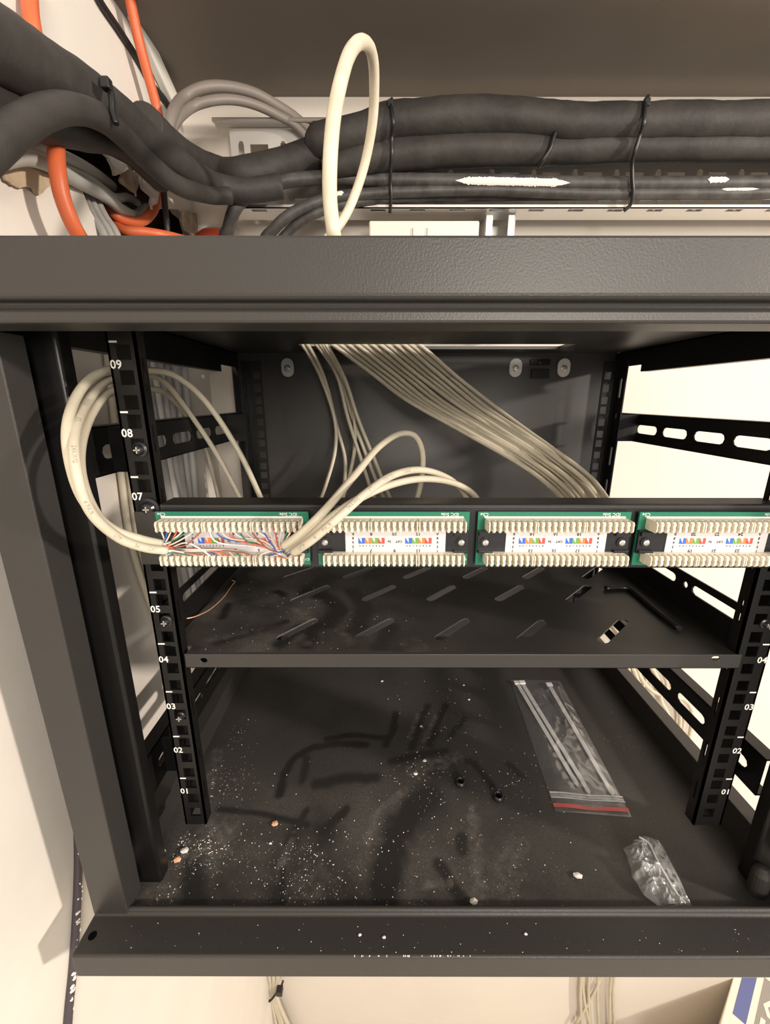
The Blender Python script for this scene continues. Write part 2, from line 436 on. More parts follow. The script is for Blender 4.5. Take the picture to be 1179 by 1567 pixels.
# dusty floor panel: dust lies in a measured pattern, wiped by fingers
def seg_d(p, a, b):
    ab = (b[0]-a[0], b[1]-a[1]); l = ab[0]**2+ab[1]**2
    t = 0 if l == 0 else max(0, min(1, ((p[0]-a[0])*ab[0]+(p[1]-a[1])*ab[1])/l))
    return math.hypot(p[0]-a[0]-ab[0]*t, p[1]-a[1]-ab[1]*t)
def prep(strokes, z):
    out = []
    for pts, w, amt in strokes:
        q = [PZ(x, y, z) for x, y in pts]; q = [(p.x, p.y) for p in q]
        sc = (PZ(pts[0][0]+10, pts[0][1], z)-PZ(pts[0][0], pts[0][1], z)).length/10
        W = w*sc/2
        out.append((q, W, amt, min(a for a, _ in q)-2*W, max(a for a, _ in q)+2*W, min(b for _, b in q)-2*W, max(b for _, b in q)+2*W))
    return out
def dust_at(x, y, strokes, base):
    d = base(x, y)
    j = noise.noise(Vector((x*90, y*90, 3)))*0.35
    for q, W, amt, xa, xb, ya, yb in strokes:
        if xa < x < xb and ya < y < yb:
            dd = min(seg_d((x, y), q[i], q[i+1]) for i in range(len(q)-1))/W
            k = 1-min(1, max(0, (dd+j*(1 if amt <= .06 else 2.4)-0.55)/0.75)); k *= 1 if amt <= .06 else max(0, .55+1.1*noise.noise(Vector((x*160, y*160, 8))))
            d = d*(1-k)+amt*k if amt <= 0.06 else d+amt*k
    return max(0, min(1, d))
floor_strokes = prep([
    ([(428, 1216), (434, 1185), (452, 1158), (480, 1143), (520, 1138), (560, 1140)], 15, 0.0),
    ([(500, 1131), (540, 1124), (592, 1130)], 11, 0.0), ([(470, 1160), (462, 1195)], 12, 0.02),
    ([(606, 1092), (602, 1116), (590, 1140)], 11, 0.0), ([(655, 1080), (640, 1112), (630, 1145)], 11, 0.0),
    ([(682, 1080), (668, 1110), (658, 1140)], 11, 0.0), ([(712, 1100), (690, 1125)], 10, 0.02),
    ([(485, 1200), (530, 1190), (575, 1190)], 20, 0.02), ([(600, 1165), (640, 1155), (680, 1150)], 14, 0.02),
    ([(655, 1218), (625, 1250), (602, 1290), (592, 1340), (585, 1398)], 46, 0.02), ([(495, 1272), (530, 1238)], 16, 0.02),
    ([(335, 1238), (400, 1245), (470, 1262)], 10, 0.02), ([(690, 1166), (722, 1164), (740, 1185), (752, 1200)], 12, 0.02),
    ([(295, 1325), (296, 1395)], 36, 0.03), ([(433, 1330), (431, 1396)], 9, 0.02), ([(672, 1322), (690, 1352), (715, 1392)], 20, 0.03),
    ([(440, 1290), (470, 1240)], 12, 0.03), ([(780, 1170), (800, 1190)], 12, 0.03), ([(706, 1282), (707, 1300)], 20, 0.03),
    ([(640, 1095), (628, 1130)], 8, 0.25), ([(668, 1095), (650, 1135)], 8, 0.25), ([(632, 1180), (660, 1170), (700, 1160)], 22, 0.3),
    ([(724, 1240), (728, 1300), (738, 1380)], 18, 0.22), ([(560, 1290), (580, 1240), (620, 1210)], 14, 0.2), ([(650, 1355), (690, 1350)], 14, 0.3),
    ([(300, 1300), (330, 1280)], 60, 0.30), ([(790, 1290), (770, 1360)], 40, 0.14), ([(480, 1340), (460, 1380)], 50, 0.14),
    ([(250, 1370), (220, 1380)], 40, 0.2), ([(320, 1200), (335, 1150)], 18, 0.22), ([(430, 1325), (440, 1300), (450, 1275)], 10, 0.25),
], -.050)
def floor_base(x, y):
    n = noise.fractal(Vector((x*14+3, y*14, 0.5)), 0.8, 2.0, 5)
    front = max(0, min(1, (0.10-y)/0.14)); left = max(0, min(1, (0.10-x)/0.25))
    return 0.13+0.05*n+front*(0.07+0.20*left)*(0.7+1.0*n)
def dust_sheet(name, x0, x1, y0, y1, z, step, strokes, base, m, parent, outline=None, holes=(), th=0.0012):
    nx, ny = int((x1-x0)/step), int((y1-y0)/step)
    mb = MB()
    if outline is None:
        vs = [(x0+(x1-x0)*i/nx, y0+(y1-y0)*j/ny, z) for j in range(ny+1) for i in range(nx+1)]
        mb.add(vs, [(j*(nx+1)+i, j*(nx+1)+i+1, (j+1)*(nx+1)+i+1, (j+1)*(nx+1)+i) for j in range(ny) for i in range(nx)])
        mb.box(x0, x1, y0, y1, z-th-.0002, z-.0002)
    else:
        ex = [(x0+(x1-x0)*(i+.5)/nx, y0+(y1-y0)*(j+.5)/ny) for j in range(ny) for i in range(nx)]
        plate(mb, outline, holes, th, lambda u, v, w: (u, v, z-w), ex)
    me = mb.mesh(name)
    at = me.attributes.new('dust', 'FLOAT', 'POINT')
    at.data.foreach_set('value', [dust_at(v.co.x, v.co.y, strokes, base) for v in me.vertices])
    return link(name, me, m, parent)
MB().box(-.2985, .2985, -.0425, .377, -.0655, -.0518).build('base_pan', 'powder', cab)
dust_sheet('floor_panel', -.2812, .2812, -.0425, .376, -.050, .0017, floor_strokes, floor_base, 'dusty_floor', cab)
MB().lathe([(.007, 0), (.0072, .004), (.0070, .022), (.0058, .0265), (.003, .0285), (.0001, .029)], (.262, -.026, -.050), (0, 0, 1), 20).build('hinge_pin', 'powder', cab)

# vertical rails with square holes, tick marks and unit numbers
U = 0.04445
def rail(s, y, front, label):
    mb = MB(); holes = []; sl = []
    hx, xi, xo = (.2325, .2255, .2467) if not front else ((.2325, .2238, .2428) if s < 0 else (.2288, .2172, .2425))
    for n in range(9):
        for h in (.00635, .022225, .0381): holes.append(rect(hx-.0047, hx+.0047, n*U+h-.0047, n*U+h+.0047))
    if front:
        plate(mb, rect(xi, xo, -.008, .412), holes, .0018, lambda u, v, w: (s*u, y+w, v))
        for n in range(9): sl.append(obround(.0058, n*U+.026, .019, .0026, math.pi/2, 4))
        plate(mb, rect(0, .0105, -.008, .412), sl, .0016, lambda u, v, w: (s*(xi+w), y+u, v))
        plate(mb, rect(0, .030, -.008, .412), [], .0016, lambda u, v, w: (s*(xo-w), y+u, v))
        a, b = sorted((s*xo, s*.2705))
        for z0, z1 in ((.310, .344), (.022, .060)): mb.box(a, b, y+.028, y+.030, z0, z1)
    else:
        plate(mb, rect(.2255, xo, -.008, .412), holes, .0018, lambda u, v, w: (s*u, y+w, v))
        for n in range(9): sl.append(obround(-.010, n*U+.022, .026, .0045, math.pi/2, 4))
        plate(mb, rect(-.020, .0018, -.008, .412), sl, .0016, lambda u, v, w: (s*(xo-w), y+u, v))
        a, b = sorted((s*xo, s*.2705))
        for z0, z1 in ((.310, .344), (.022, .060)): mb.box(a, b, y-.020, y-.0185, z0, z1)
    r = mb.build('mounting_rail', 'black_gloss', cab)
    if front:
        for n in range(1, 10):
            MB().box(min(s*.2359, s*.2411), max(s*.2359, s*.2411), y-.0001, y+.0002, n*U-.0006, n*U+.0006).build('tick_mark', 'print_white', r)
            put_text('unit_number', '%02d' % n, .0078, (s*.2386, y-.00025, (n-1)*U+.0302), 'print_white', r, bold=.00012)
    return r
rl = rail(-1, 0, True, ''); rr = rail(1, 0, True, '')
rail(-1, .288, False, ''); rail(1, .288, False, '')
# rail screws
def screw(x, y, z, r, parent, m='black_plastic'):
    mb = MB().lathe([(r, 0), (r, .0012), (r*.72, .0018), (r*.68, .0026), (r*.5, .0042), (r*.2, .0048), (.0001, .0048)], (x, y, z), (0, -1, 0), 20)
    mb.smooth = False
    o = mb.build('screw', m, parent)
    MB().box(x-.0022, x+.0022, y-.0051, y-.0047, z-.0004, z+.0004).box(x-.0004, x+.0004, y-.0051, y-.0047, z-.0022, z+.0022).build('screw_slot', 'zinc', o)
    return o
for zz, r in ((.3305, .0052), (.2885, .0076), (.1985, .0045), (.1108, .0034)):
    p = screw(-.2312, -.0001, zz, r, cab)
screw(.2325, -.0001, .1965, .004, cab)

# horizontal slotted side rails
for s in (-1, 1):
    for z0, z1 in ((.309, .345), (.021, .061)):
        mb = MB(); zc = (z0+z1)/2-.001
        sl = [obround(.249-.0525*k, zc, .042, .0105, 0, 4) for k in range(5)]+[obround(.291, zc, .016, .0105, 0, 4)]
        plate(mb, rect(.004, .335, z0, z1), sl, .0018, lambda u, v, w: (s*(.270+w), u, v))
        a, b = sorted((s*.270, s*.284))
        mb.box(a, b, .004, .335, z1-.0016, z1).box(a, b, .004, .335, z0, z0+.0016)
        sr = mb.build('side_rail', 'black_gloss', cab, .0005)
        a, b = sorted((s*.2605, s*.284))
        MB().box(a, b, -.012, -.0105, z0, z1).box(min(s*.2825, s*.284), max(s*.2825, s*.284), -.012, .006, z0, z1).build('end_bracket', 'black_gloss', sr)
        MB().lathe([(.0052, 0), (.0048, .002), (.002, .0032), (.0001, .0032)], (s*.2698, .318, zc), (-s, 0, 0), 14).build('screw', 'zinc' if s < 0 else 'black_plastic', sr)

# ================================================================== SHELF
shelf = thing('rack_shelf', 'dusty black cantilever shelf with diagonal slots across the middle of the rack', 'shelf', (0, .12, .156))
slot_px = [((920, 983), (957, 948)), ((795, 981), (834, 949)), ((870, 921), (902, 896)), ((760, 919), (802, 896)), ((655, 919), (697, 896)), ((555, 919), (606, 896)), ((445, 921), (505, 896)),
           ((668, 979), (718, 947)), ((546, 977), (603, 947)), ((424, 979), (487, 947))]
sh_holes = []
for a, b in slot_px:
    p, q = PZ(*a, .169), PZ(*b, .169); c = (p+q)/2; d = q-p
    sh_holes.append(obround(c.x, c.y, d.length, .0085, math.atan2(d.y, d.x), 4))
dx = sh_holes
for row in (0.160, 0.195):
    for k in range(6):
        sh_holes.append(obround(-.16+.068*k+(0 if row < .17 else -.0), row, .048, .0085, math.radians(44), 4))
shelf_strokes = prep([
    ([(470, 905), (505, 915), (520, 935), (500, 955)], 30, 0.0), ([(540, 905), (560, 930), (545, 965)], 26, 0.02), ([(460, 960), (430, 985)], 26, 0.0),
    ([(330, 985), (400, 965), (440, 950)], 14, 0.03), ([(350, 925), (340, 945)], 14, 0.0), ([(425, 905), (435, 910)], 14, 0.0), ([(600, 960), (580, 990)], 26, 0.03),
    ([(470, 985), (480, 955)], 30, 0.0), ([(455, 935), (470, 945)], 22, 0.25), ([(320, 980), (420, 960)], 12, 0.2), ([(460, 975), (470, 985)], 18, 0.25), ([(520, 960), (535, 985)], 14, 0.2), ([(630, 985), (640, 995)], 30, 0.2)], .169)
def shelf_base(x, y):
    n = noise.fractal(Vector((x*16, y*16, 4)), 0.8, 2.0, 5)
    left = max(0, min(1, (0.05-x)/0.22))
    return 0.04+left*0.36*(0.65+0.9*n)+0.04*max(0, n)
outl = [(-.2200, .0005), (.2200, .0005), (.2200, .250), (-.2380, .250), (-.2380, .012), (-.2200, .012)]
dust_sheet('shelf_plate', -.238, .22, .001, .25, .169, .0032, shelf_strokes, shelf_base, 'dusty_shelf', shelf, outl, sh_holes, .0014)
mb = MB()
plate(mb, rect(-.2215, .2215, .1562, .1690), [obround(-.2065, .1632, .0055, .0042), obround(.2010, .1655, .0065, .0036)], .0014, lambda u, v, w: (u, -.0006+w, v))
mb.box(-.2215, .2215, -.0006, .012, .1562, .1574)
mb.build('front_lip', 'powder', shelf, .0004)
for s, xs in ((1, .2212), (-1, .2385)):
    mb = MB()
    plate(mb, [(.004 if s > 0 else .013, .1676), (.250, .1676), (.250, .192), (.200, .2065), (.004 if s > 0 else .013, .2065)],
          [obround(.034, .1955, .058, .0085, 0, 4) if s > 0 else obround(.066, .1955, .05, .0085, 0, 4), circ(.0715, .1955, .003) if s > 0 else circ(.1, .1955, .003), obround(.130, .1955, .09, .0085, 0, 4), circ(.19, .1955, .003)],
          .0014, lambda u, v, w: (s*(xs+w), u, v))
    mb.build('side_flange', 'black_gloss', shelf)

# ================================================================== PATCH PANEL
panel = thing('patch_panel', 'black rack patch panel showing green boards and ivory punch-down rows', 'patch panel', (0, .01, .244))
mb = MB()
plate(mb, [(-.2405, .2468), (-.2212, .2468), (-.2212, .2445), (.2212, .2445), (.2212, .2468), (.2405, .2468), (.2405, .2870), (.2212, .2870), (.2212, .2928), (-.2212, .2928), (-.2212, .2870), (-.2405, .2870)], [], .0016, lambda u, v, w: (u, -.0045+w, v))
mb.box(-.2212, .2212, -.0045, .016, .2915, .2928).box(-.2212, .2212, -.0045, .016, .2445, .2458)
mb.build('panel_plate', 'powder', panel, .0005)
mb = MB(); mb.box(-.2195, .2205, -.0062, -.0045, .2462, .2900).build('backing', 'black_plastic', panel)
mb = MB()
for k in range(4):
    for j in range(6):
        x = -.204+.1125*k+j*.0166-.0105; mb.box(x-.0065, x+.0065, .0, .030, .258, .279)
mb.build('socket_row', 'black_plastic', panel)
PITCHX = 0.1125
YP = -.0100
def block_mesh():
    mb = MB(); L = .0326; n = 8; p = L/n
    mb.box(-L/2+.00012, L/2-.00012, -.0060, 0, -.0039, .0039)
    for i in range(n+1):
        x = -L/2+p*i; w = .00125
        if i == 0: a, b = x+.0001, x+w
        elif i == n: a, b = x-w, x-.0001
        else: a, b = x-w, x+w
        m_ = (a+b)/2; h = (b-a)/2
        # hour-glass tooth: wide, pinched, wide, with a chamfered tip
        prof = [(m_-h, .0039), (m_+h, .0039), (m_+h, .0018), (m_+h*.45, .0007), (m_+h, -.0008), (m_+h, -.0030), (m_+h*.35, -.0039), (m_-h*.35, -.0039), (m_-h, -.0030), (m_-h*.6, -.0008), (m_-h, .0007), (m_-h, .0018)]
        nn = len(prof)
        vs = [(u, -.0060, v) for u, v in prof]+[(u, -.0108, v) for u, v in prof]+[(m_+(u-m_)*.7, -.0122, v*.72) for u, v in prof]
        fs = [(i2, (i2+1) % nn, nn+(i2+1) % nn, nn+i2) for i2 in range(nn)]+[(nn+i2, nn+(i2+1) % nn, 2*nn+(i2+1) % nn, 2*nn+i2) for i2 in range(nn)]+[tuple(range(2*nn, 3*nn))]
        mb.add(vs, fs)
    # metal contacts
    return mb.mesh('terminal_block')
BM = block_mesh(); BM.materials.append(MATS['ivory'])
def seam():  # thin web behind the teeth
    pass
def px_text(px, py): return PY(px, py, YP-.0030)
cols = ['blue', 'orange', 'green', 'brown']; cols2 = ['blue', 'green', 'orange', 'brown']
s2 = 4.066
def z2(x, y): return px_text(470+x/s2, 760+y/s2)
SLOT_X = {}
for k in range(4):
    off = (k-1)*PITCHX
    cx = -.0563+off
    b = MB().box(cx-.0533, cx+.0533, YP, YP+.0016, .2492, .2886).build('circuit_board', 'pcb_green', panel)
    # carrier between the rows
    mb = MB().box(cx-.0530, cx+.0530, YP-.0022, YP, .2605, .2758)
    for sx in (-1, 1):
        e = cx+sx*.0475
        mb.box(e-.0050, e+.0050, YP-.0048, YP-.0020, .2722, .2752).box(e-.0050, e+.0050, YP-.0048, YP-.0020, .2595, .2618)
    mb.box(cx-.0530, cx+.0530, YP-.0022, YP-.0002, .2588, .2605)
    mb.build('carrier', 'black_plastic', b, .0003)
    for sx in (-1, 1):
        MB().lathe([(.0036, 0), (.0036, .0012), (.0026, .0012), (.0026, .0008), (.0001, .0008)], (cx+sx*.0478, YP-.0020, .2672), (0, -1, 0), 16).build('screw_boss', 'black_plastic', b)
        o = MB().lathe([(.0023, 0), (.0021, .0018), (.0010, .0024), (.0001, .0024)], (cx+sx*.0478, YP-.0022, .2672), (0, -1, 0), 14).build('screw', 'zinc', b)
    for row, zz in (('u', .2806), ('l', .2562)):
        for j in range(3):
            o = bpy.data.objects.new('terminal_block', BM); COL.objects.link(o); o.parent = b
            o.location = (cx+(j-1)*.0327+.0006, YP, zz)
            for i in range(8): SLOT_X[(k, row, j*8+i)] = cx+(j-1)*.0327+.0006-.0163+.004075*(i+.5)
    MB().box(cx-.0490, cx+.0490, YP-.0012, YP, .2846, .2856).build('solder_row', 'print_white', b)
    # label strip
    c0 = (z2(240, 0).x+z2(862, 0).x)/2
    lx0, lx1 = z2(240, 300).x+off, z2(862, 300).x+off; lz0, lz1 = z2(500, 368).z, .2772
    mb = MB(); r = .0016; pts = []
    for (ccx, ccz, a0) in ((lx1-r, lz1-r, 0), (lx0+r, lz1-r, 90), (lx0+r, lz0+r, 180), (lx1-r, lz0+r, 270)):
        for t in range(0, 91, 30): pts.append((ccx+r*math.cos(math.radians(a0+t)), ccz+r*math.sin(math.radians(a0+t))))
    plate(mb, pts, [], .0005, lambda u, v, w: (u, YP-.0027+w, v))
    mb.build('label_strip', 'label_white', b)
    yt = YP-.00285
    def t(s, x, y, size, m='print_dark'):
        p = z2(x, y); put_text('lettering', s, size, (p.x+off, yt, p.z), m, b, True, size*.028)
    for i, ch in enumerate('B865T'): t(ch, 287, 232+26.5*i, .0026)
    for i, ch in enumerate('A865T'): t(ch, 813, 232+26.5*i, .0026)
    base = 6*k
    for x, nA, nB in ((400, 2, 1), (546, 4, 3), (693, 6, 5)):
        t(str(base+nA), x, 232, .0034); t(str(base+nB), x, 336, .0034)
    t('CAT', 572, 280, .0024); t('5e', 513, 280, .0024)
    for x0, cc in ((320, cols), (612, cols2)):
        for i, c in enumerate(cc):
            a = z2(x0+41*i, 257); d = z2(x0+41*(i+1), 293)
            MB().add([(a.x+off, yt, a.z), (d.x+off, yt, a.z), (d.x+off, yt, d.z), (a.x+off, yt, d.z)], [(0, 3, 2, 1)]).build('colour_code', c, b)
            w = d.x-a.x
            MB().add([(a.x+off+.06*w, yt-.0001, a.z-.0001), (a.x+off+.52*w, yt-.0001, a.z-.0001), (a.x+off+.52*w, yt-.0001, d.z+.0006)], [(0, 2, 1)]).build('colour_code', 'label_white', b)
        for i, ch in enumerate('54123678' if x0 == 320 else '54123678'): t(ch, x0+10+20.5*i, 306, .0017)
    put_text('lettering', 'IDC Side', .0034, (cx+.0395, YP-.0002, .2869), 'print_white', b, True)
    put_text('lettering', 'C5e', .0034, (cx-.0490, YP-.0002, .2869), 'print_white', b, True)
    put_text('lettering', 'IDC', .0026, (cx+.0505, YP-.0002, .2535), 'print_white', b, True)

# ================================================================== CABLES OF THE RACK
RC = .00275
def cable(name, pts, r, m, label, cat, group=None, n=8, seg=10):
    path = spline(pts, n)
    o = MB().tube(path, r, seg).build(name, m)
    tag(o, label, cat, group)
    return o, path
WC = [('wire_white', 'wire_blue'), ('wire_pink', 'wire_orange'), ('wire_white', 'wire_green'), ('wire_pink', 'wire_brown')]
rw = random.Random(11)
def fan(o, end, tan, row, j, zrun):
    """eight conductors from a stripped cable end to one eight-way terminal block of the first board"""
    for i in range(8):
        x = SLOT_X[(0, row, j*8+i)]
        zs = .2775 if row == 'u' else .2592
        zt = .2838 if row == 'u' else .2530
        m = WC[i//2][i % 2]
        a = Vector(end)+Vector((0, rw.uniform(-.0012, .0012), rw.uniform(-.0014, .0014)))
        dirx = 1 if x > end[0] else -1
        run = abs(x-end[0])
        pts = [a-tan*.004, a+tan*min(.006, run*.3+.002)+Vector((0, 0, rw.uniform(-.001, .001)))]
        if run > .02:
            zz = zrun+rw.uniform(-.0030, .0030)
            pts.append(Vector((end[0]+(x-end[0])*.45, -.0195+rw.uniform(-.004, .002), zz)))
            pts.append(Vector((x-dirx*.007, -.0185+rw.uniform(-.003, .001), zz+(zs-zz)*.35)))
        pts.append(Vector((x-dirx*.0006, -.0190, zs)))
        pts.append(Vector((x, -.0178, (zs+zt)/2)))
        pts.append(Vector((x, -.0176, zt)))
        MB().tube(spline(pts, 5), .00052, 6).build('wire', m, o)
def endpt(px, py, y): return PY(px, py, y)

# three loops left of the panel (behind the rail at U9, round the corner post, back to the first board)
loopL = [
    ('cream network cable, outermost of the three loops left of the rail', [(240, 840, .14, -.07), None]),
]
A = [PY(420, 800, .10), PY(403, 770, .12), PY(368, 695, .13), PY(318, 618, .12), PY(268, 575, .09), PY(215, 566, .045), PY(168, 566, .012), PY(130, 588, -.02), PY(105, 640, -.052), PY(106, 700, -.066),
     PY(128, 765, -.066), PY(170, 808, -.055), PY(215, 825, -.042), PY(246, 832, -.030)]
B = [PY(385, 800, .17), PY(370, 768, .19), PY(335, 700, .19), PY(290, 632, .16), PY(250, 583, .11), PY(215, 574, .055), PY(166, 582, .014), PY(136, 612, -.02), PY(115, 660, -.056), PY(117, 720, -.072),
     PY(138, 782, -.070), PY(180, 822, -.056), PY(220, 838, -.044), PY(255, 843, -.034)]
C = [PY(345, 800, .29), PY(336, 768, .31), PY(316, 690, .30), PY(292, 645, .25), PY(258, 605, .15), PY(218, 594, .062), PY(170, 600, .016), PY(142, 630, -.018), PY(124, 680, -.050), PY(126, 735, -.062),
     PY(150, 790, -.060), PY(190, 822, -.048), PY(225, 833, -.036), PY(249, 838, -.026)]
oA, pA = cable('network_cable', A, RC, 'cream_cable', 'cream network cable looping outermost left of the rail, ending upper beside the first board', 'cable', 'cream loops at the left rail')
oB, pB = cable('network_cable', B, RC, 'cream_cable', 'cream network cable of the left loops, its end lowest and furthest onto the first board', 'cable', 'cream loops at the left rail')
oC, pC = cable('network_cable', C, RC, 'cream_cable', 'cream network cable looping innermost left of the rail, below the 09 mark', 'cable', 'cream loops at the left rail')
# three arcs right of the first board
Dp = [PY(434, 836, -.030), PY(462, 815, -.036), PY(500, 778, -.03), PY(545, 725, .01), PY(580, 684, .05), PY(612, 664, .08), PY(636, 668, .10), PY(647, 695, .11), PY(645, 735, .12), PY(636, 772, .13), PY(628, 800, .12)]
Ep = [PY(449, 846, -.036), PY(478, 826, -.044), PY(520, 790, -.044), PY(560, 755, -.026), PY(600, 728, .0), PY(640, 719, .03), PY(676, 727, .06), PY(703, 745, .085), PY(719, 772, .10), PY(726, 800, .09)]
Fp = [PY(440, 842, -.026), PY(470, 822, -.033), PY(505, 793, -.031), PY(548, 764, -.016), PY(598, 742, .006), PY(646, 733, .03), PY(690, 738, .06), PY(720, 752, .085), PY(735, 772, .10), PY(742, 800, .09)]
oD, pD = cable('network_cable', Dp, RC, 'cream_cable', 'cream network cable arching highest over the patch panel right of the first board', 'cable', 'cream arcs over the panel')
oE, pE = cable('network_cable', Ep, RC, 'cream_cable', 'cream network cable with printed lettering, middle arc over the patch panel', 'cable', 'cream arcs over the panel')
oF, pF = cable('network_cable', Fp, RC, 'cream_cable', 'cream network cable, lowest and rightmost arc over the patch panel', 'cable', 'cream arcs over the panel')
def tan_end(path, first): return ((path[0]-path[1]) if first else (path[-1]-path[-2])).normalized()
fan(oA, pA[-1], tan_end(pA, 0), 'u', 0, .2695)
fan(oB, pB[-1], tan_end(pB, 0), 'l', 0, .2640)
fan(oC, pC[-1], tan_end(pC, 0), 'l', 1, .2668)
fan(oD, pD[0], tan_end(pD, 1), 'u', 2, .2680)
fan(oE, pE[0], tan_end(pE, 1), 'l', 2, .2635)
fan(oF, pF[0], tan_end(pF, 1), 'u', 1, .2668)
for txt, sz, s0 in (('UTP', .0036, .012), ('4', .0036, .024), ('PAIR', .0036, .034), ('24AWG', .0033, .055), ('ETL', .0038, .074), ('VERIFIED', .0034, .094), ('TIA/EIA', .003, .118)):
    print_on_tube('lettering', txt, sz, pE, s0, RC, 'print_grey', oE)
LB = sum((pB[i+1]-pB[i]).length for i in range(len(pB)-1))
for txt, back_ in (('CAT', .010), ('5e', .020), ('UTP', .034), ('4 PAIR', .060), ('24AWG', .088), ('ETL', .115), ('VERIFIED', .140)):
    print_on_tube('lettering', txt, .0030, pB, LB-back_, RC, 'print_grey', oB, 1)

# cables that drop in through the roof slot
def drop(pts, label, group, r=RC):
    return cable('network_cable', pts, r, 'cream_cable', label, 'cable', group, 7, 8)
for i, (xt, mids, lab) in enumerate((
        (464, [(490, 575, .345), (512, 640, .345), (513, 690, .335), (498, 745, .31), (486, 775, .28)], 'thin cream cable hanging leftmost from the roof slot'),
        (472, [(497, 580, .350), (515, 650, .350), (528, 700, .345), (527, 745, .31), (522, 775, .28)], 'thin cream cable hanging second from left from the roof slot'),
        (486, [(516, 575, .345), (533, 640, .345), (552, 700, .335), (570, 755, .30), (582, 780, .27)], 'thin cream cable hanging third from left from the roof slot'),
        (496, [(530, 590, .352), (543, 650, .352), (541, 700, .345), (527, 755, .31), (516, 782, .28)], 'thin cream cable crossing leftward over its neighbours below the roof slot'),
        (500, [(528, 580, .342), (548, 640, .340), (572, 700, .325), (592, 750, .29), (604, 780, .26)], 'thin cream cable hanging fifth from left from the roof slot'),
        (492, [(522, 583, .356), (540, 640, .356), (562, 700, .345), (582, 750, .31), (596, 780, .28)], 'thin cream cable hanging closest to the diagonal bundle'))):
    t0 = PZ(xt, 529, .432)
    pts = [Vector((t0.x-.06, t0.y+.012, .475)), Vector((t0.x-.02, t0.y+.002, .450)), Vector((t0.x, t0.y+.001, .432))]+[PY(*m) for m in mids]
    e = pts[-1]; pts += [Vector((e.x, .20, max(.20, e.z-.02))), Vector((e.x, .10, .245))]
    drop(pts, lab, 'cream cables hanging from the roof slot')
rb = random.Random(5)
N = 12
for i in range(N):
    f = i/(N-1)
    xt = 512+f*(644-512)
    t0 = PZ(xt, 529, .432)
    # the bundle: mid and lower stations, packed tight
    ex = 866+f*(936-866)
    j = (i*5) % 3
    g = lambda a, b: a+f*(b-a)
    pts = [Vector((t0.x-.10, t0.y+.03+.002*j, .478+.003*j)), Vector((t0.x-.035, t0.y+.012, .454)), Vector((t0.x, t0.y+.001*(j-1), .432)),
           PY(g(566, 700), g(569, 577), .318+.004*j), PY(g(622, 758), g(611, 624)+rb.uniform(-2, 2), .285+.004*((i*7) % 3)), PY(g(704, 810), g(658, 661), .245+.005*((i*5+1) % 3)),
           PY(g(792, 862), g(708, 698), .20+.005*j), PY(g(838, 905), g(742, 732), .165+.005*j), PY(ex, 772, .128+.004*((i*3) % 4)), PY(ex+22, 800, .095)]
    pts.append(Vector((pts[-1].x+.01, .055, .262)))
    drop(pts, 'cream cable along the lower left edge of the diagonal bundle' if i == 0 else 'cream cable along the upper right edge of the diagonal bundle' if i == N-1 else 'cream cable inside the tight diagonal bundle between its two edge cables', 'cables of the diagonal bundle')

# grey cables running down the left wall outside the cabinet
gx = [(222, 560, 262, 770), (233, 560, 270, 770), (244, 560, 277, 770), (255, 562, 284, 770), (268, 564, 291, 770), (282, 566, 300, 770)]
for i, (x0, y0, x1, y1) in enumerate(gx):
    xx = XL+.010+.004*(i % 2)
    a, b = PX(x0, y0, xx), PX(x1, y1, xx)
    d = b-a
    pts = [a-d*.62+Vector((-.03, 0, 0)), a-d*.45, a, a.lerp(b, .5), b, b+d*1.0+Vector((0, .006*math.sin(i), 0)), b+d*2.2, b+d*3.6+Vector((0, -.03, 0))]
    pts = [Vector((p.x, min(p.y, YW-.012-.003*i), p.z)) for p in pts]
    cable('wall_cable', pts, .0047, ('grey_cable', 'silver_cable', 'silver_cable')[i % 3], 'grey cable in the vertical run on the left wall behind the side rail', 'cable', 'grey cables down the left wall')
for i, lb in enumerate(('cream cable on the left wall behind the marked rail, left of two', 'cream cable on the left wall behind the marked rail, right of two')):
    cable('wall_cable', [PX(x+12*i, y, XL+.005) for x, y in ((158, 470), (166, 560), (175, 640), (186, 730), (203, 840), (240, 950), (285, 1060))], .0034, 'cream_cable', lb, 'cable', 'cream cables down the left wall')
# dark strip with flecks of paint running down the wall in front of the cabinet
path = spline([PX(x, y, XL+.003) for x, y in ((118, 1240), (120, 1300), (119, 1360), (116, 1420), (112, 1480), (106, 1540), (96, 1650), (70, 1800))], 8)
st = MB().tube(path, .0034, 8).build('wall_cable', 'purple_dark'); tag(st, 'dark purple cable flecked with white paint beside the lower left cabinet corner', 'cable')
mb = MB(); rs = random.Random(9)
for i in range(60):
    p = path[rs.randrange(len(path)-1)]
    s_ = rs.uniform(.0006, .0018)
    mb.lathe([(s_, 0), (s_*.7, .0008), (.0001, .001)], p+Vector((.0024, rs.uniform(-.0025, .001), rs.uniform(-.004, .004))), (1, -.4, 0), 6)
mb.build('paint_fleck', 'crumb_white', st)['kind'] = 'stuff'

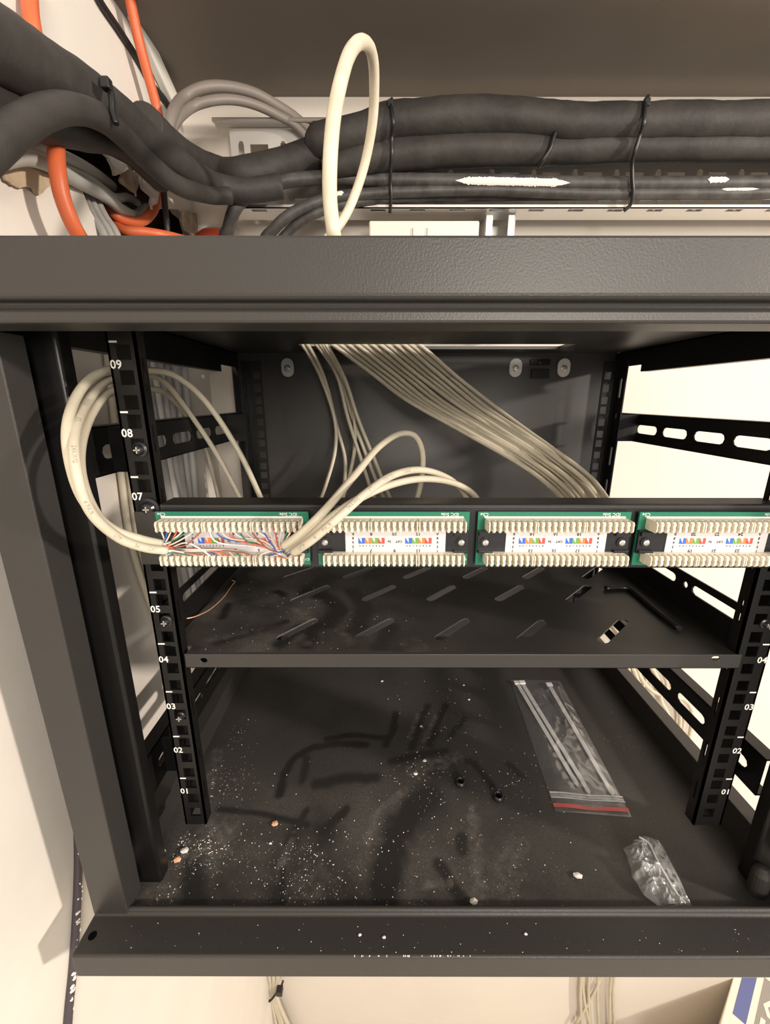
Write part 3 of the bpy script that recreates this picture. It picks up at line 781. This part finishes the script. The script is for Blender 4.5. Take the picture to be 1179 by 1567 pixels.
# ================================================================== ABOVE THE CABINET
# cable tray on the back wall
tray = thing('cable_tray', 'galvanised perforated cable tray fixed along the back wall above the cabinet', 'cable tray', (.3, .37, .603))
TX0, TX1 = -.268, 1.6
mb = MB(); hs = []
x = TX0+.010; k = 0
while x < TX1-.04:
    for zr in (.684, .652, .622): hs.append(obround(x+.004, zr, .020, .0075, math.pi/2, 3)); hs.append(rect(x+.016, x+.040, zr-.007, zr+.006))
    x += .056
plate(mb, rect(TX0, TX1, .604, .707), hs, .0012, lambda u, v, w: (u, .3720+w, v))
mb.build('tray_base', 'galvanised', tray)
mb = MB(); hs = [rect(TX0+.03+.052*k, TX0+.05+.052*k, .3395, .3465) for k in range(35)]
plate(mb, rect(TX0, TX1, .336, .3732), hs, .0012, lambda u, v, w: (u, v, .603+w))
mb.box(TX0, TX1, .336, .3372, .603, .607)
mb.build('tray_flange', 'galvanised', tray)
mb = MB(); mb.tube([Vector((TX0-.016, .357, .7085)), Vector((TX1, .357, .7085))], .0026, 10); mb.box(TX0-.016, TX1, .357, .373, .7078, .7090)
mb.build('tray_flange', 'galvanised', tray)
# slotted strut below the tray
x0, x1 = PY(739, 330, .372).x, PY(784, 330, .372).x
st = thing('strut_bracket', 'short upright steel channel strut under the cable tray right of the socket', 'bracket', ((x0+x1)/2, .37, .45))
mb = MB(); w = .010
mb.box(x0, x0+.002, .352, .392, .45, .602).box(x1-.002, x1, .352, .392, .45, .602).box(x0, x1, .390, .392, .45, .602)
mb.box(x0, x0+w, .352, .354, .45, .602).box(x1-w, x1, .352, .354, .45, .602)
mb.build('channel', 'galvanised', st, .0008)
MB().lathe([(.009, 0), (.009, .004), (.004, .006), (.0001, .006)], ((x0+x1)/2-.004, .389, .575), (0, -1, 0), 6).build('bolt', 'zinc', st)
# double socket
sk = thing('wall_socket', 'white double wall socket plate half hidden behind the cabinet top beam', 'socket', (-.006, .37, .54))
a, b = PY(565, 338, .352), PY(734, 338, .352)
mb = MB().box(a.x+.002, b.x-.002, .358, .400, a.z-.086, a.z-.002).build('back_box', 'socket_white', sk, .002)
MB().box(a.x, b.x, .350, .358, a.z-.088, a.z).build('face_plate', 'socket_white', sk, .0022)
for px in (632, 654):
    p = PY(px, 350, .350)
    MB().box(p.x, p.x+.014, .3475, .350, p.z-.020, p.z+.001).build('switch', 'socket_white', sk, .0008)
# foam lagged pipes
def foam(name, pts, rf, label, seed, n=10, seg=18, group=None):
    path = spline(pts, n)
    N_ = len(path)
    def r(i, a):
        t = i/(N_-1); base = rf(t)
        p = path[i]
        return base*(1+.075*noise.noise(Vector((p.x*22+seed, p.y*22+math.cos(a)*1.1, p.z*22+math.sin(a)*1.1)))+.03*noise.noise(Vector((p.x*90+seed, a*3, p.y*90))))
    o = MB().tube(path, r, seg).build(name, 'foam')
    tag(o, label, 'pipe', group)
    return o, path
foam('lagged_pipe', [PY(486, 218, .322), PY(498, 216, .318), PY(560, 203, .315), PY(600, 188, .314), PY(660, 182, .314), PY(720, 179, .314), PY(800, 182, .314), PY(880, 190, .314), PY(980, 189, .314), PY(1060, 187, .314), PY(1179, 187, .314), PY(1400, 184, .314), PY(1800, 186, .314)],
     lambda t: .0195, 'thick black foam-lagged pipe, upper one along the back wall', 1.0, 12)
foam('lagged_pipe', [PY(495, 262, .318), PY(540, 248, .320), PY(600, 237, .322), PY(660, 233, .322), PY(740, 229, .322), PY(840, 230, .322), PY(900, 228, .322), PY(980, 225, .322), PY(1080, 224, .322), PY(1179, 225, .322), PY(1400, 228, .322), PY(1800, 230, .322)],
     lambda t: (.0172 if t < .45 else .0155) if t > .12 else .011+.0062*t/.12, 'thick black foam-lagged pipe, lower one along the back wall', 5.0, 12)
foam('lagged_pipe', [PY(545, 224, .330), PY(490, 234, .330), PY(420, 258, .325), PY(375, 266, .31), PX(345, 268, -.262), PX(315, 258, -.285), PX(290, 246, -.292), PX(255, 222, -.296), PX(220, 190, -.298)],
     lambda t: .0185, 'black foam-lagged pipe bending from the back wall into the left corner', 9.0, 12)
foam('lagged_pipe', [PY(430, 285, .315), PX(372, 292, -.235), PX(330, 284, -.262), PX(290, 262, -.272), PX(240, 226, -.278), PX(190, 186, -.281), PX(150, 158, -.284), PX(110, 134, -.288), PX(60, 108, -.29), PX(0, 75, -.29), PX(-80, 40, -.29), PX(-200, 0, -.29), PX(-420, -60, -.29)],
     lambda t: .0135+.007*min(1, max(0, (t-.25)*2.0)), 'largest black foam-lagged pipe rising across the upper left wall', 13.0, 12)
foam('lagged_pipe', [PX(352, 300, -.243), PX(318, 298, -.262), PX(270, 282, -.272), PX(225, 246, -.278), PX(185, 205, -.272), PX(150, 178, -.268), PX(110, 166, -.268), PX(70, 172, -.268), PX(35, 190, -.266), PX(0, 215, -.262), PX(-40, 250, -.26), PX(-120, 330, -.26)],
     lambda t: .0088, 'slim black lagged pipe curving under the big one in the upper left', 17.0, 12)
foam('lagged_pipe', [PX(250, 272, -.290), PX(205, 228, -.298), PX(165, 205, -.302), PX(120, 196, -.305), PX(85, 186, -.305), PX(40, 172, -.305), PX(0, 158, -.303), PX(-80, 130, -.30), PX(-200, 80, -.30)],
     lambda t: .0150, 'black foam-lagged pipe tucked behind the others against the left wall', 21.0, 12)
# dark rubber cables under the foam
def rub(pts, r, label):
    o, p = cable('armoured_cable', pts, r, 'rubber_grey', label, 'cable', 'dark cables under the lagged pipes', 10, 14)
    return o, p
cA, pcA = rub([Vector((-.262, .389, .30)), Vector((-.262, .388, .42)), Vector((-.255, .365, .50)), PY(347, 375, .330), PY(350, 350, .318), PY(362, 316, .31), PY(392, 290, .315), PY(440, 277, .32), PY(500, 272, .325), PY(570, 275, .328), PY(640, 276, .328), PY(760, 278, .328), PY(900, 281, .328), PY(1040, 281, .328), PY(1179, 280, .328), PY(1500, 278, .328), PY(1800, 278, .328)], .0078, 'dark grey cable under the pipes bending down at the corner, leftmost of three')
cB, pcB = rub([Vector((-.205, .390, .30)), Vector((-.205, .388, .42)), Vector((-.203, .365, .50)), PY(405, 380, .330), PY(420, 350, .318), PY(450, 325, .315), PY(500, 305, .322), PY(560, 297, .328), PY(640, 293, .330), PY(760, 291, .330), PY(900, 296, .330), PY(1040, 296, .330), PY(1179, 295, .330), PY(1500, 286, .330), PY(1800, 286, .330)], .0066, 'dark grey cable under the pipes, middle of the three bending down')
cC, pcC = rub([Vector((-.185, .390, .30)), Vector((-.185, .388, .42)), Vector((-.184, .368, .50)), PY(428, 385, .335), PY(445, 352, .328), PY(480, 328, .324), PY(530, 312, .330), PY(600, 304, .338), PY(760, 300, .342), PY(900, 298, .342), PY(1040, 297, .342), PY(1179, 296, .342), PY(1800, 296, .342)], .0060, 'dark grey cable under the pipes, rightmost of the three bending down')
# worn white paint on the dark cables
def paint(o, path, px0, px1, r, ang, half, seed):
    mb = MB(); rs = random.Random(seed); vs = []; fs = []
    xs0, xs1 = PY(px0, 280, .325).x, PY(px1, 280, .325).x
    pts = [p for p in path if xs0 <= p.x <= xs1]
    dense = []
    for i in range(len(pts)-1):
        for k in range(8): dense.append(pts[i].lerp(pts[i+1], k/8))
    M = len(dense)
    for i, p in enumerate(dense):
        e = min(1, min(i, M-1-i)/(M*.12+1))
        h = half*e*(1+.45*noise.noise(Vector((i*1.37, seed, 0))))
        for k in range(5):
            a = ang+h*(k/4*2-1); vs.append(p+Vector((0, -math.cos(a), math.sin(a)))*(r*1.035))
    for i in range(M-1):
        for k in range(4): fs.append((i*5+k, i*5+k+1, i*5+k+6, i*5+k+5))
    me = bpy.data.meshes.new('paint_streak'); me.from_pydata([tuple(v) for v in vs], [], fs); me.update()
    link('paint_streak', me, 'crumb_white', o)
if True:
    paint(cA, pcA, 695, 885, .0080, -.35, .50, 2)
    paint(cA, pcA, 520, 548, .0080, .3, .4, 3)
    paint(cA, pcA, 1070, 1118, .0080, .1, .4, 4)
    paint(cB, pcB, 505, 530, .0066, .2, .4, 6)
    paint(cB, pcB, 1100, 1170, .0066, .3, .25, 8)
# cable ties round the pipes
def tie(pts, label, r=.0016, head=None):
    o = MB().tube(spline(pts, 8), r, 6).build('cable_tie', 'tie_black')
    tag(o, label, 'cable tie', 'black ties on the pipes')
    if head is not None: MB().box(head.x-.0032, head.x+.0032, head.y-.003, head.y+.003, head.z-.003, head.z+.004).build('tie_head', 'tie_black', o, .0008)
    return o
tie([PY(600, 152, .325), PY(598, 158, .297), PY(602, 185, .291), PY(600, 210, .300), PY(600, 235, .302), PY(598, 262, .311), PY(598, 282, .318), PY(599, 300, .322), PY(597, 326, .330)], 'black cable tie round both pipes right of the white loop, tail hanging', .0022, PY(598, 160, .296))
tie([PY(992, 148, .325), PY(988, 156, .297), PY(986, 185, .291), PY(980, 206, .298), PY(972, 232, .302), PY(968, 250, .31), PY(968, 275, .316), PY(969, 292, .320), PY(966, 312, .326), PY(955, 323, .330)], 'black cable tie round the pipes near the right edge of view', .0024, PY(990, 158, .296))
tie([PX(150, 122, -.275), PX(165, 128, -.262), PX(171, 150, -.258), PX(172, 170, -.258), PX(178, 190, -.256)], 'black cable tie with knot on the big pipe in the upper left', .0022, PX(163, 130, -.26))
tie([PY(850, 203, .303), PY(846, 215, .302), PY(842, 228, .302), PY(832, 244, .304), PY(824, 256, .310)], 'black tape band round the lower pipe left of the right-hand tie', .0026)
# white hose ring standing on the roof
cable('cable_ring', [PY(520, 372, .16), PY(513, 385, .05), PY(512, 366, .0), PY(505, 300, .0), PY(507, 220, .005), PY(516, 150, .02), PY(534, 85, .05), PY(553, 64, .09), PY(568, 78, .125), PY(573, 120, .15), PY(570, 190, .175), PY(556, 260, .19), PY(535, 318, .19), PY(515, 350, .185), PY(495, 372, .18)],
      .0044, 'ring_white', 'thick off-white cable standing up as a tall loop above the cabinet', 'cable', None, 12, 14)
# taupe cables at the ceiling
cable('ceiling_cable', [PX(255, 215, -.30), PX(264, 175, -.295), PY(280, 150, .30), PY(312, 134, .31), PY(350, 133, .325), PY(390, 143, .34), PY(425, 162, .355), PY(455, 182, .362), PY(490, 215, .365)], .0058, 'taupe_cable', 'taupe cable arching below the dark ceiling, upper of two', 'cable', 'taupe cables below the ceiling')
cable('ceiling_cable', [PX(258, 222, -.30), PX(268, 188, -.295), PY(292, 165, .30), PY(325, 154, .31), PY(360, 153, .325), PY(395, 162, .34), PY(428, 178, .355), PY(452, 192, .362), PY(480, 222, .365)], .0052, 'taupe_cable', 'taupe cable arching below the dark ceiling, lower of two', 'cable', 'taupe cables below the ceiling')
# orange and other cables on the left wall
cable('orange_cable', [PX(44, -50, XL+.008), PX(45, 0, XL+.008), PX(50, 40, XL+.010), PX(66, 110, XL+.010), PX(80, 180, XL+.020), PX(85, 215, XL+.030), PX(88, 260, XL+.034), PX(98, 310, XL+.034), PX(122, 362, XL+.034), PX(160, 410, XL+.03), PX(205, 455, XL+.018)], .0058, 'orange_cable', 'orange cable hanging in front of the torn plaster, nearer the left edge', 'cable', 'orange cables')
cable('orange_cable', [PX(188, -50, XL+.018), PX(199, 0, XL+.018), PX(212, 60, XL+.018), PX(228, 120, XL+.018), PX(242, 175, XL+.018), PX(246, 230, XL+.014), PX(243, 285, XL+.006), PX(236, 318, XL+.004), PX(218, 338, XL+.0), PX(195, 338, XL-.006), PX(172, 326, XL-.014), PX(155, 305, XL-.03)], .0053, 'orange_cable', 'orange cable falling beside the white batten and hooking into the wall hole', 'cable', 'orange cables')
cable('orange_cable', [PX(160, 335, XL-.03), PX(190, 352, XL-.006), PX(222, 355, XL+.012), PX(262, 362, XL+.03), PX(300, 372, XL+.03)], .0050, 'orange_cable', 'short orange cable lying across the bottom of the wall hole', 'cable', 'orange cables')
cable('red_plug', [PY(305, 366, .345), PY(318, 358, .34), PY(338, 358, .335), PY(350, 368, .33)], .0070, 'red_plastic', 'dull red sleeve lying beside the bent grey cable behind the top beam', 'sleeve')
cable('black_wall_cable', [PX(140, -30, XL+.004), PX(152, 0, XL+.004), PX(180, 42, XL+.004), PX(212, 92, XL+.004), PX(232, 128, XL+.004), PX(252, 152, XL+.004), PX(268, 180, XL+.006)], .0034, 'black_cable', 'thin black cable running down diagonally beside the orange one', 'cable')
for i, (pts, r, lb) in enumerate((
        ([(-40, 232, .012), (0, 228, .012), (45, 222, .012), (80, 232, .010), (120, 250, .002), (150, 268, -.015), (172, 285, -.035)], .0050, 'pale grey cable entering the wall hole, upper of three'),
        ([(-40, 262, .014), (0, 246, .014), (40, 240, .014), (80, 254, .012), (120, 278, .006), (160, 300, .0), (185, 320, -.006), (208, 330, -.012), (225, 318, -.02)], .0058, 'pale grey cable crossing the wall hole, thickest of three'),
        ([(88, 245, .004), (120, 262, -.004), (148, 282, -.012), (175, 302, -.016), (195, 302, -.024), (210, 310, -.04)], .0044, 'pale grey cable bending inside the wall hole, lowest of three'))):
    cable('grey_wall_cable', [PX(x, y, XL+d) for x, y, d in pts], r, 'pale_cable', lb, 'cable', 'pale cables in the wall hole')
for i in range(3):
    cable('grey_wall_cable', [PX(118+7*i, 262+5*i, XL-.040), PX(128+8*i, 298, XL-.014), PX(142+9*i, 330, XL-.004), PX(160+10*i, 362, XL+.006), PX(175+10*i, 420, XL+.010)], .0038, 'grey_cable', 'grey cable leaving the wall hole downward behind the top beam', 'cable', 'grey cables below the wall hole')
cable('black_wall_cable', [PX(250, 285, XL+.03), PX(253, 320, XL+.024), PX(256, 350, XL+.02), PX(258, 390, XL+.02)], .0034, 'black_cable', 'thin black cable hanging straight down beside the wall hole', 'cable')

# ================================================================== BELOW AND BESIDE THE CABINET
for i in range(8):
    a = PY(372+i*7.5, 1480, .365); k = PY(403+i*3.0, 1525+2*(i % 2), .372); e = PY(388+i*9.5+(i % 3)*3, 1600, .378)
    cable('hanging_cable', [Vector((a.x-.06+.01*i, .30, -.30)), a+Vector((-.02, -.01, .2)), a, k, e, e+Vector((.01*(i-3), 0, -.12))], .0048, 'cream_cable', 'cream cable in the tied bunch hanging below the cabinet by the corner', 'cable', 'tied cream bunch below the cabinet')
p0, p1 = PY(402, 1528, .366), PY(430, 1510, .366)
o = MB().tube(spline([p0+Vector((.004, .016, .004)), p0+Vector((-.004, .004, .006)), p0, PY(412, 1532, .360), PY(420, 1524, .360), p1, p1+Vector((.002, .012, -.004))], 6), .0026, 6).build('cable_tie', 'tie_black')
tag(o, 'black cable tie round the cream bunch below the cabinet', 'cable tie')
MB().box(p1.x-.008, p1.x+.006, .352, .366, p1.z-.008, p1.z+.008).build('tie_head', 'tie_black', o, .001)
rh = random.Random(21)
hang = [((968, 1020), (978, 1060), (990, 1120)), ((985, 1020), (984, 1052), (980, 1085)), ((1000, 1025), (1012, 1070), (1022, 1130)), ((1012, 1025), (1022, 1062), (1040, 1118)), ((976, 1025), (1000, 1058), (1060, 1100)), ((1020, 1030), (1035, 1075), (1044, 1120)), ((962, 1022), (966, 1055), (972, 1100))]
bot = [(892, 1480, 890, 1600), (903, 1480, 903, 1600), (918, 1480, 916, 1600), (938, 1480, 932, 1600), (942, 1480, 940, 1600), (920, 1495, 880, 1570), (893, 1490, 906, 1585)]
for i, (h, b) in enumerate(zip(hang, bot)):
    pts = [Vector((.30+.01*i, .386, .02)), PY(*h[0], .388), PY(*h[1], .389), PY(*h[2], .390)]
    e0, e1 = PY(b[0], b[1], .388), PY(b[2], b[3], .388)
    m = (pts[-1]+e0)/2; m.y = .390
    pts += [m, e0, e1]
    pts = [Vector((p.x, min(p.y, .393), max(p.z, ZF+.006))) for p in pts]
    cable('hanging_cable', pts, .0036, 'cream_cable', 'cream cable hanging loose down the back wall right of the cabinet', 'cable', 'loose cream cables right of the cabinet', 8, 8)
# carton on the floor by the back wall
cz = -1.02
c0 = PZ(1135, 1493, cz)
box = thing('carton', 'white carton with blue stripe and grey lettering at the lower right edge', 'carton', (.86, .2, ZF))
e1 = PZ(1114, 1572, cz)
dirv = (e1-c0); dirv.z = 0; dirv.normalize(); nrm = Vector((-dirv.y, dirv.x, 0))
if nrm.x < 0: nrm = -nrm
def cpt(a, b, z): q = c0+dirv*a+nrm*b; return (q.x, q.y, z)
a0, a1, b0, b1 = -.10, .30, -.012, .34
mb = MB(); vs = [cpt(a, b, z) for z in (ZF, cz) for b in (b0, b1) for a in (a0, a1)]
mb.add(vs, [(0, 2, 3, 1), (4, 5, 7, 6), (0, 1, 5, 4), (2, 6, 7, 3), (0, 4, 6, 2), (1, 3, 7, 5)])
mb.build('carton_body', 'carton_white', box, .002)
MB().add([cpt(a, b, cz+.0006) for a, b in ((a0, .002), (a1-.20, .002), (a1-.20, .026), (a0, .026))], [(0, 1, 2, 3)]).build('stripe', 'carton_blue', box)
MB().add([cpt(a, b, cz+.0006) for a, b in ((a0+.06, .038), (a1, .038), (a1, .125), (a0+.06, .125))], [(0, 1, 2, 3)]).build('print_panel', 'print_grey', box)
vs, fs = text_mesh('STO', .095)
MB().add([cpt(.065-v.x*.8, .082-v.y, cz+.0012) for v in vs], fs).build('lettering', 'carton_white', box)

# ================================================================== LOOSE THINGS IN THE CABINET
ZFL = -.050
# hex key on the shelf
kp = [PZ(927, 900, .1717), PZ(952, 899, .1717), PZ(964, 901, .1717), PZ(974, 908, .1717), PZ(1005, 934, .1717), PZ(1041, 962, .1717)]
o = MB().tube(spline(kp, 6), .0026, 6).build('hex_key', 'black_plastic'); tag(o, 'black L-shaped hex key lying on the shelf at the right', 'hex key')
# copper wire on the shelf
o = MB().tube(spline([PZ(276, 951, .176), PZ(279, 948, .176), PZ(300, 943, .174), PZ(322, 932, .173), PZ(342, 914, .172), PZ(355, 896, .171), PZ(360, 890, .171), PZ(355, 888, .171)], 8), .0006, 6).build('copper_wire', 'copper'); tag(o, 'thin bare copper wire offcut curving over the shelf at the left', 'wire')
# two cup washers on the floor
for px, py, lb in ((705, 1199, 'small black cup washer on the cabinet floor, left of the pair'), (763, 1221, 'small black cup washer on the cabinet floor, right of the pair nearer the bag')):
    p = PZ(px, py, ZFL)
    mb = MB().lathe([(.0062, 0), (.0064, .0016), (.0052, .0044), (.0044, .0050), (.0034, .0044), (.0030, .0016), (.0030, 0)], p, (0, 0, 1), 20)
    mb.smooth = True
    o = mb.build('cup_washer', 'black_plastic'); tag(o, lb, 'washer', 'cup washers on the floor')
# crumbs of plaster
def crumb(px, py, size, m, label, z=ZFL, parent=None):
    p = PZ(px, py, z); rs = random.Random(int(px*7+py)); mb = MB(); vs = []
    bmc = bmesh.new(); bmesh.ops.create_icosphere(bmc, subdivisions=1, radius=1)
    for v in bmc.verts:
        q = v.co*(1+.35*noise.noise(v.co*1.7+Vector((px, py, 0)))); vs.append((p.x+q.x*size, p.y+q.y*size*.75, p.z+max(0, .35+q.z*.4)*size))
    fs = [tuple(v.index for v in f.verts) for f in bmc.faces]; bmc.free()
    o = MB().add(vs, fs).build('plaster_crumb', m); tag(o, label, 'crumb', 'plaster crumbs')
    return o
crumb(272, 1316, .0040, 'crumb_orange', 'orange crumb beside the foot of the left corner post')
crumb(283, 1303, .0042, 'crumb_white', 'whitish dusty crumb just above the orange crumb by the left post')
crumb(251, 1303, .0020, 'crumb_white', 'tiny white crumb left of the orange crumb by the corner post')
crumb(421, 1262, .0036, 'crumb_orange', 'orange crumb right of the left rail on the cabinet floor')
crumb(414, 1291, .0016, 'crumb_white', 'tiny white crumb just below the orange crumb on the open floor')
crumb(725, 1381, .0040, 'crumb_white', 'white oval crumb near the front edge at the middle of the floor')
crumb(884, 1342, .0042, 'crumb_white', 'cream flake on the floor left of the crumpled bag')
crumb(585, 1043, .0024, 'crumb_white', 'white crumb at the back of the floor just under the shelf')
crumb(645, 1112, .0018, 'crumb_white', 'small white crumb among the finger streaks')
crumb(636, 1185, .0026, 'crumb_white', 'pale yellowish crumb below the finger streaks')
crumb(650, 1165, .0026, 'crumb_white', 'pale crumb in the dust patch below the finger streaks')
crumb(566, 1395, .0020, 'crumb_white', 'white crumb against the front lip left of centre')
crumb(718, 1071, .0018, 'crumb_white', 'small white crumb left of the long zip bag near its top')
crumb(710, 1049, .0018, 'crumb_white', 'small white crumb under the shelf left of the long zip bag')
crumb(805, 1430, .0014, 'crumb_white', 'tiny white crumb on top of the bottom beam at right', -.0425)
crumb(551, 1431, .0014, 'crumb_white', 'tiny white crumb on top of the bottom beam, left of the pair', -.0425)
crumb(588, 1435, .0016, 'crumb_white', 'tiny white crumb on top of the bottom beam, right of the pair', -.0425)
# dust grit
mb = MB(); rg = random.Random(4)
def grit(p, s):
    a = rg.uniform(0, 6.28); c, n = math.cos(a), math.sin(a)
    q = [(1, 0, 0), (-.4, .8, 0), (-.5, -.7, 0), (0, 0, .8)]
    mb.add([(p.x+s*(x*c-y*n), p.y+s*(x*n+y*c), p.z+s*z) for x, y, z in q], [(0, 1, 3), (1, 2, 3), (2, 0, 3), (0, 2, 1)])
clusters = [(300, 1300, 38, 150), (235, 1370, 28, 60), (460, 1370, 60, 110), (640, 1190, 40, 60), (680, 1060, 45, 30), (790, 1200, 40, 40), (345, 1200, 30, 70), (350, 1120, 20, 30), (560, 1310, 90, 90), (720, 1330, 90, 70), (690, 1120, 40, 30), (940, 1130, 30, 15), (440, 1300, 30, 40)]
for cx_, cy_, sd, n in clusters:
    for _ in range(int(n*2.2)):
        px, py = rg.gauss(cx_, sd), rg.gauss(cy_, sd*.6)
        if 1035 < py < 1396:
            p = PZ(px, py, ZFL)
            if abs(p.x) < .262 and p.y < .37: grit(p, rg.choice((.0002, .0003, .0003, .0004, .0005, .0008)))
for _ in range(70):
    px, py = rg.uniform(180, 1150), rg.uniform(1412, 1458)
    p = PZ(px, py, -.0425)
    if p.y < -.049 and p.x > -.295: grit(p, rg.choice((.0002, .0003, .0005)))
for _ in range(40): grit(PY(rg.uniform(540, 720), 1463, -.0735)+Vector((0, 0, .0002)), rg.choice((.0004, .0007, .001)))
tag(mb.build('dust_grit', 'crumb_white'), 'pale grit and dust scattered over the cabinet floor and bottom beam', 'grit', None, 'stuff')
mb = MB()
for _ in range(130):
    px, py = rg.gauss(440, 110), rg.uniform(885, 996)
    p = PZ(px, py, .169)
    if -.215 < p.x < .21 and p.y > .003: grit(p, rg.choice((.0002, .0003, .0004)))
tag(mb.build('shelf_grit', 'crumb_white'), 'fine pale grit scattered over the left half of the shelf', 'grit', None, 'stuff')

# long zip bag with cable ties inside
def quad_grid(c, nu, nv, fz):
    """c: four floor corners (far left, far right, near right, near left)"""
    mb = MB(); vs = []
    for j in range(nv+1):
        for i in range(nu+1):
            u, v = i/nu, j/nv
            p = (c[0]*(1-u)+c[1]*u)*(1-v)+(c[3]*(1-u)+c[2]*u)*v
            vs.append(Vector((p.x, p.y, p.z+fz(u, v, p))))
    fs = [(j*(nu+1)+i, j*(nu+1)+i+1, (j+1)*(nu+1)+i+1, (j+1)*(nu+1)+i) for j in range(nv) for i in range(nu)]
    mb.smooth = True
    return mb.add(vs, fs)
bag = thing('zip_bag', 'long clear zip bag with red edge lying on the cabinet floor', 'bag', PZ(870, 1150, ZFL))
BC = [PZ(781, 1040, ZFL), PZ(857, 1042, ZFL), PZ(967, 1251, ZFL), PZ(850, 1242, ZFL)]
def crump(u, v, p):
    e = min(1, u*6, (1-u)*6, v*8, (1-v)*8)
    k = Vector((p.x*38, p.y*38, 2)); rid = 1-abs(noise.noise(k)*2.2)
    k2 = Vector((p.x*110, p.y*80, 5))
    return .0006+max(0, e)*(.0042+.0026*rid*(.2+.8*u)+.0011*(1-abs(noise.noise(k2)*2)))
quad_grid(BC, 60, 110, crump).build('upper_film', 'film', bag)
quad_grid(BC, 12, 20, lambda u, v, p: .0004).build('lower_film', 'film', bag)
def lerp_c(u, v):
    return (BC[0]*(1-u)+BC[1]*u)*(1-v)+(BC[3]*(1-u)+BC[2]*u)*v
def band(v0, v1, z0, m, name):
    c = [lerp_c(0.0, v0), lerp_c(1.0, v0), lerp_c(1.0, v1), lerp_c(0.0, v1)]
    return quad_grid(c, 24, 2, lambda u, v, p: z0+.0006*math.sin(u*9)).build(name, m, bag)
band(.915, .930, .0032, 'film_milky', 'zip_strip'); band(.905, .913, .0036, 'tie_clear', 'zip_strip'); band(.933, .938, .0034, 'tie_clear', 'zip_strip')
rd = band(.962, .984, .0022, 'bag_red', 'red_edge'); rd['label'] = 'red printed edge'
for i, (a, b, lb) in enumerate((((.10, .04), (.44, .84), 'clear plastic cable tie in the zip bag, with the left tip'), ((.20, .04), (.56, .88), 'clear plastic cable tie in the zip bag, beside its left neighbour'), ((.72, .06), (.88, .89), 'clear plastic cable tie in the zip bag, at the right'))):
    p, q = lerp_c(*a)+Vector((0, 0, .0020+.0007*i)), lerp_c(*b)+Vector((0, 0, .0018+.0007*i)); d = (q-p).normalized(); n = Vector((-d.y, d.x, 0))*.0029
    t_ = Vector((0, 0, .0006))
    mb = MB().add([p+n, p-n, q-n*.8, q+n*.8, q+d*.004, p+n+t_, p-n+t_, q-n*.8+t_, q+n*.8+t_, q+d*.004+t_], [(0, 1, 2, 4, 3), (5, 8, 9, 7, 6), (0, 5, 6, 1), (1, 6, 7, 2), (2, 7, 9, 4), (4, 9, 8, 3), (3, 8, 5, 0)])
    o = mb.build('cable_tie', 'tie_clear'); tag(o, lb, 'cable tie', 'clear ties in the zip bag')
    h = p-d*.001
    MB().add([h+n*1.5+Vector((0, 0, z))+d*k for z in (0, .0022) for k in (0, .006)]+[h-n*1.5+Vector((0, 0, z))+d*k for z in (0, .0022) for k in (0, .006)], [(0, 1, 3, 2), (4, 6, 7, 5), (0, 4, 5, 1), (2, 3, 7, 6), (0, 2, 6, 4), (1, 5, 7, 3)]).build('tie_head', 'tie_clear', o)
# small crumpled bag
bag2 = thing('zip_bag', 'small crumpled clear bag near the front right of the cabinet floor', 'bag', PZ(1005, 1340, ZFL))
def crump2(u, v, p):
    r3 = 1-abs(noise.noise(Vector((p.x*420, p.y*420, 2)))*2.2)
    e = max(0, min(1, u*5, (1-u)*8, v*5, (1-v)*5))
    r1 = 1-abs(noise.noise(Vector((p.x*85, p.y*85, 7)))*2.4); r2 = 1-abs(noise.noise(Vector((p.x*210, p.y*210, 9)))*2.2)
    w = 1 if u < .55 else .3
    return .0008+e*(.004+w*(.0065*max(0, r1)+.0036*max(0, r2)+.0016*max(0, r3)))
C2 = [PZ(952, 1297, ZFL), PZ(1016, 1290, ZFL), PZ(1063, 1396, ZFL), PZ(1016, 1394, ZFL)]
def fan2(u, v): return 0
mbq = MB(); nu, nv = 70, 70; vs = []
LE = spline([PZ(953, 1300, ZFL), PZ(962, 1318, ZFL), PZ(970, 1345, ZFL), PZ(985, 1368, ZFL), PZ(1010, 1388, ZFL), PZ(1032, 1395, ZFL)], 14)
RE = spline([PZ(984, 1280, ZFL), PZ(1008, 1288, ZFL), PZ(1022, 1310, ZFL), PZ(1040, 1345, ZFL), PZ(1054, 1378, ZFL), PZ(1063, 1396, ZFL)], 14)
for j in range(nv+1):
    a, b = LE[j], RE[j]
    for i in range(nu+1):
        u, v = i/nu, j/nv; p = a.lerp(b, u); p = p+Vector((.0025*noise.noise(p*120), .0025*noise.noise(p*120+Vector((5, 5, 5))), 0))*(1 if u < .8 else 0)
        vs.append(Vector((p.x, p.y, max(ZFL+.0004, p.z+crump2(u, v, p)))))
mbq.add(vs, [(j*(nu+1)+i, j*(nu+1)+i+1, (j+1)*(nu+1)+i+1, (j+1)*(nu+1)+i) for j in range(nv) for i in range(nu)]); mbq.smooth = True
mbq.build('film', 'film_milky', bag2)
ridge = [LE[j].lerp(RE[j], .62)+Vector((0, 0, .0075)) for j in range(3, nv-1, 3)]
MB().tube(spline(ridge, 3), .0009, 6).build('zip_strip', 'tie_clear', bag2)
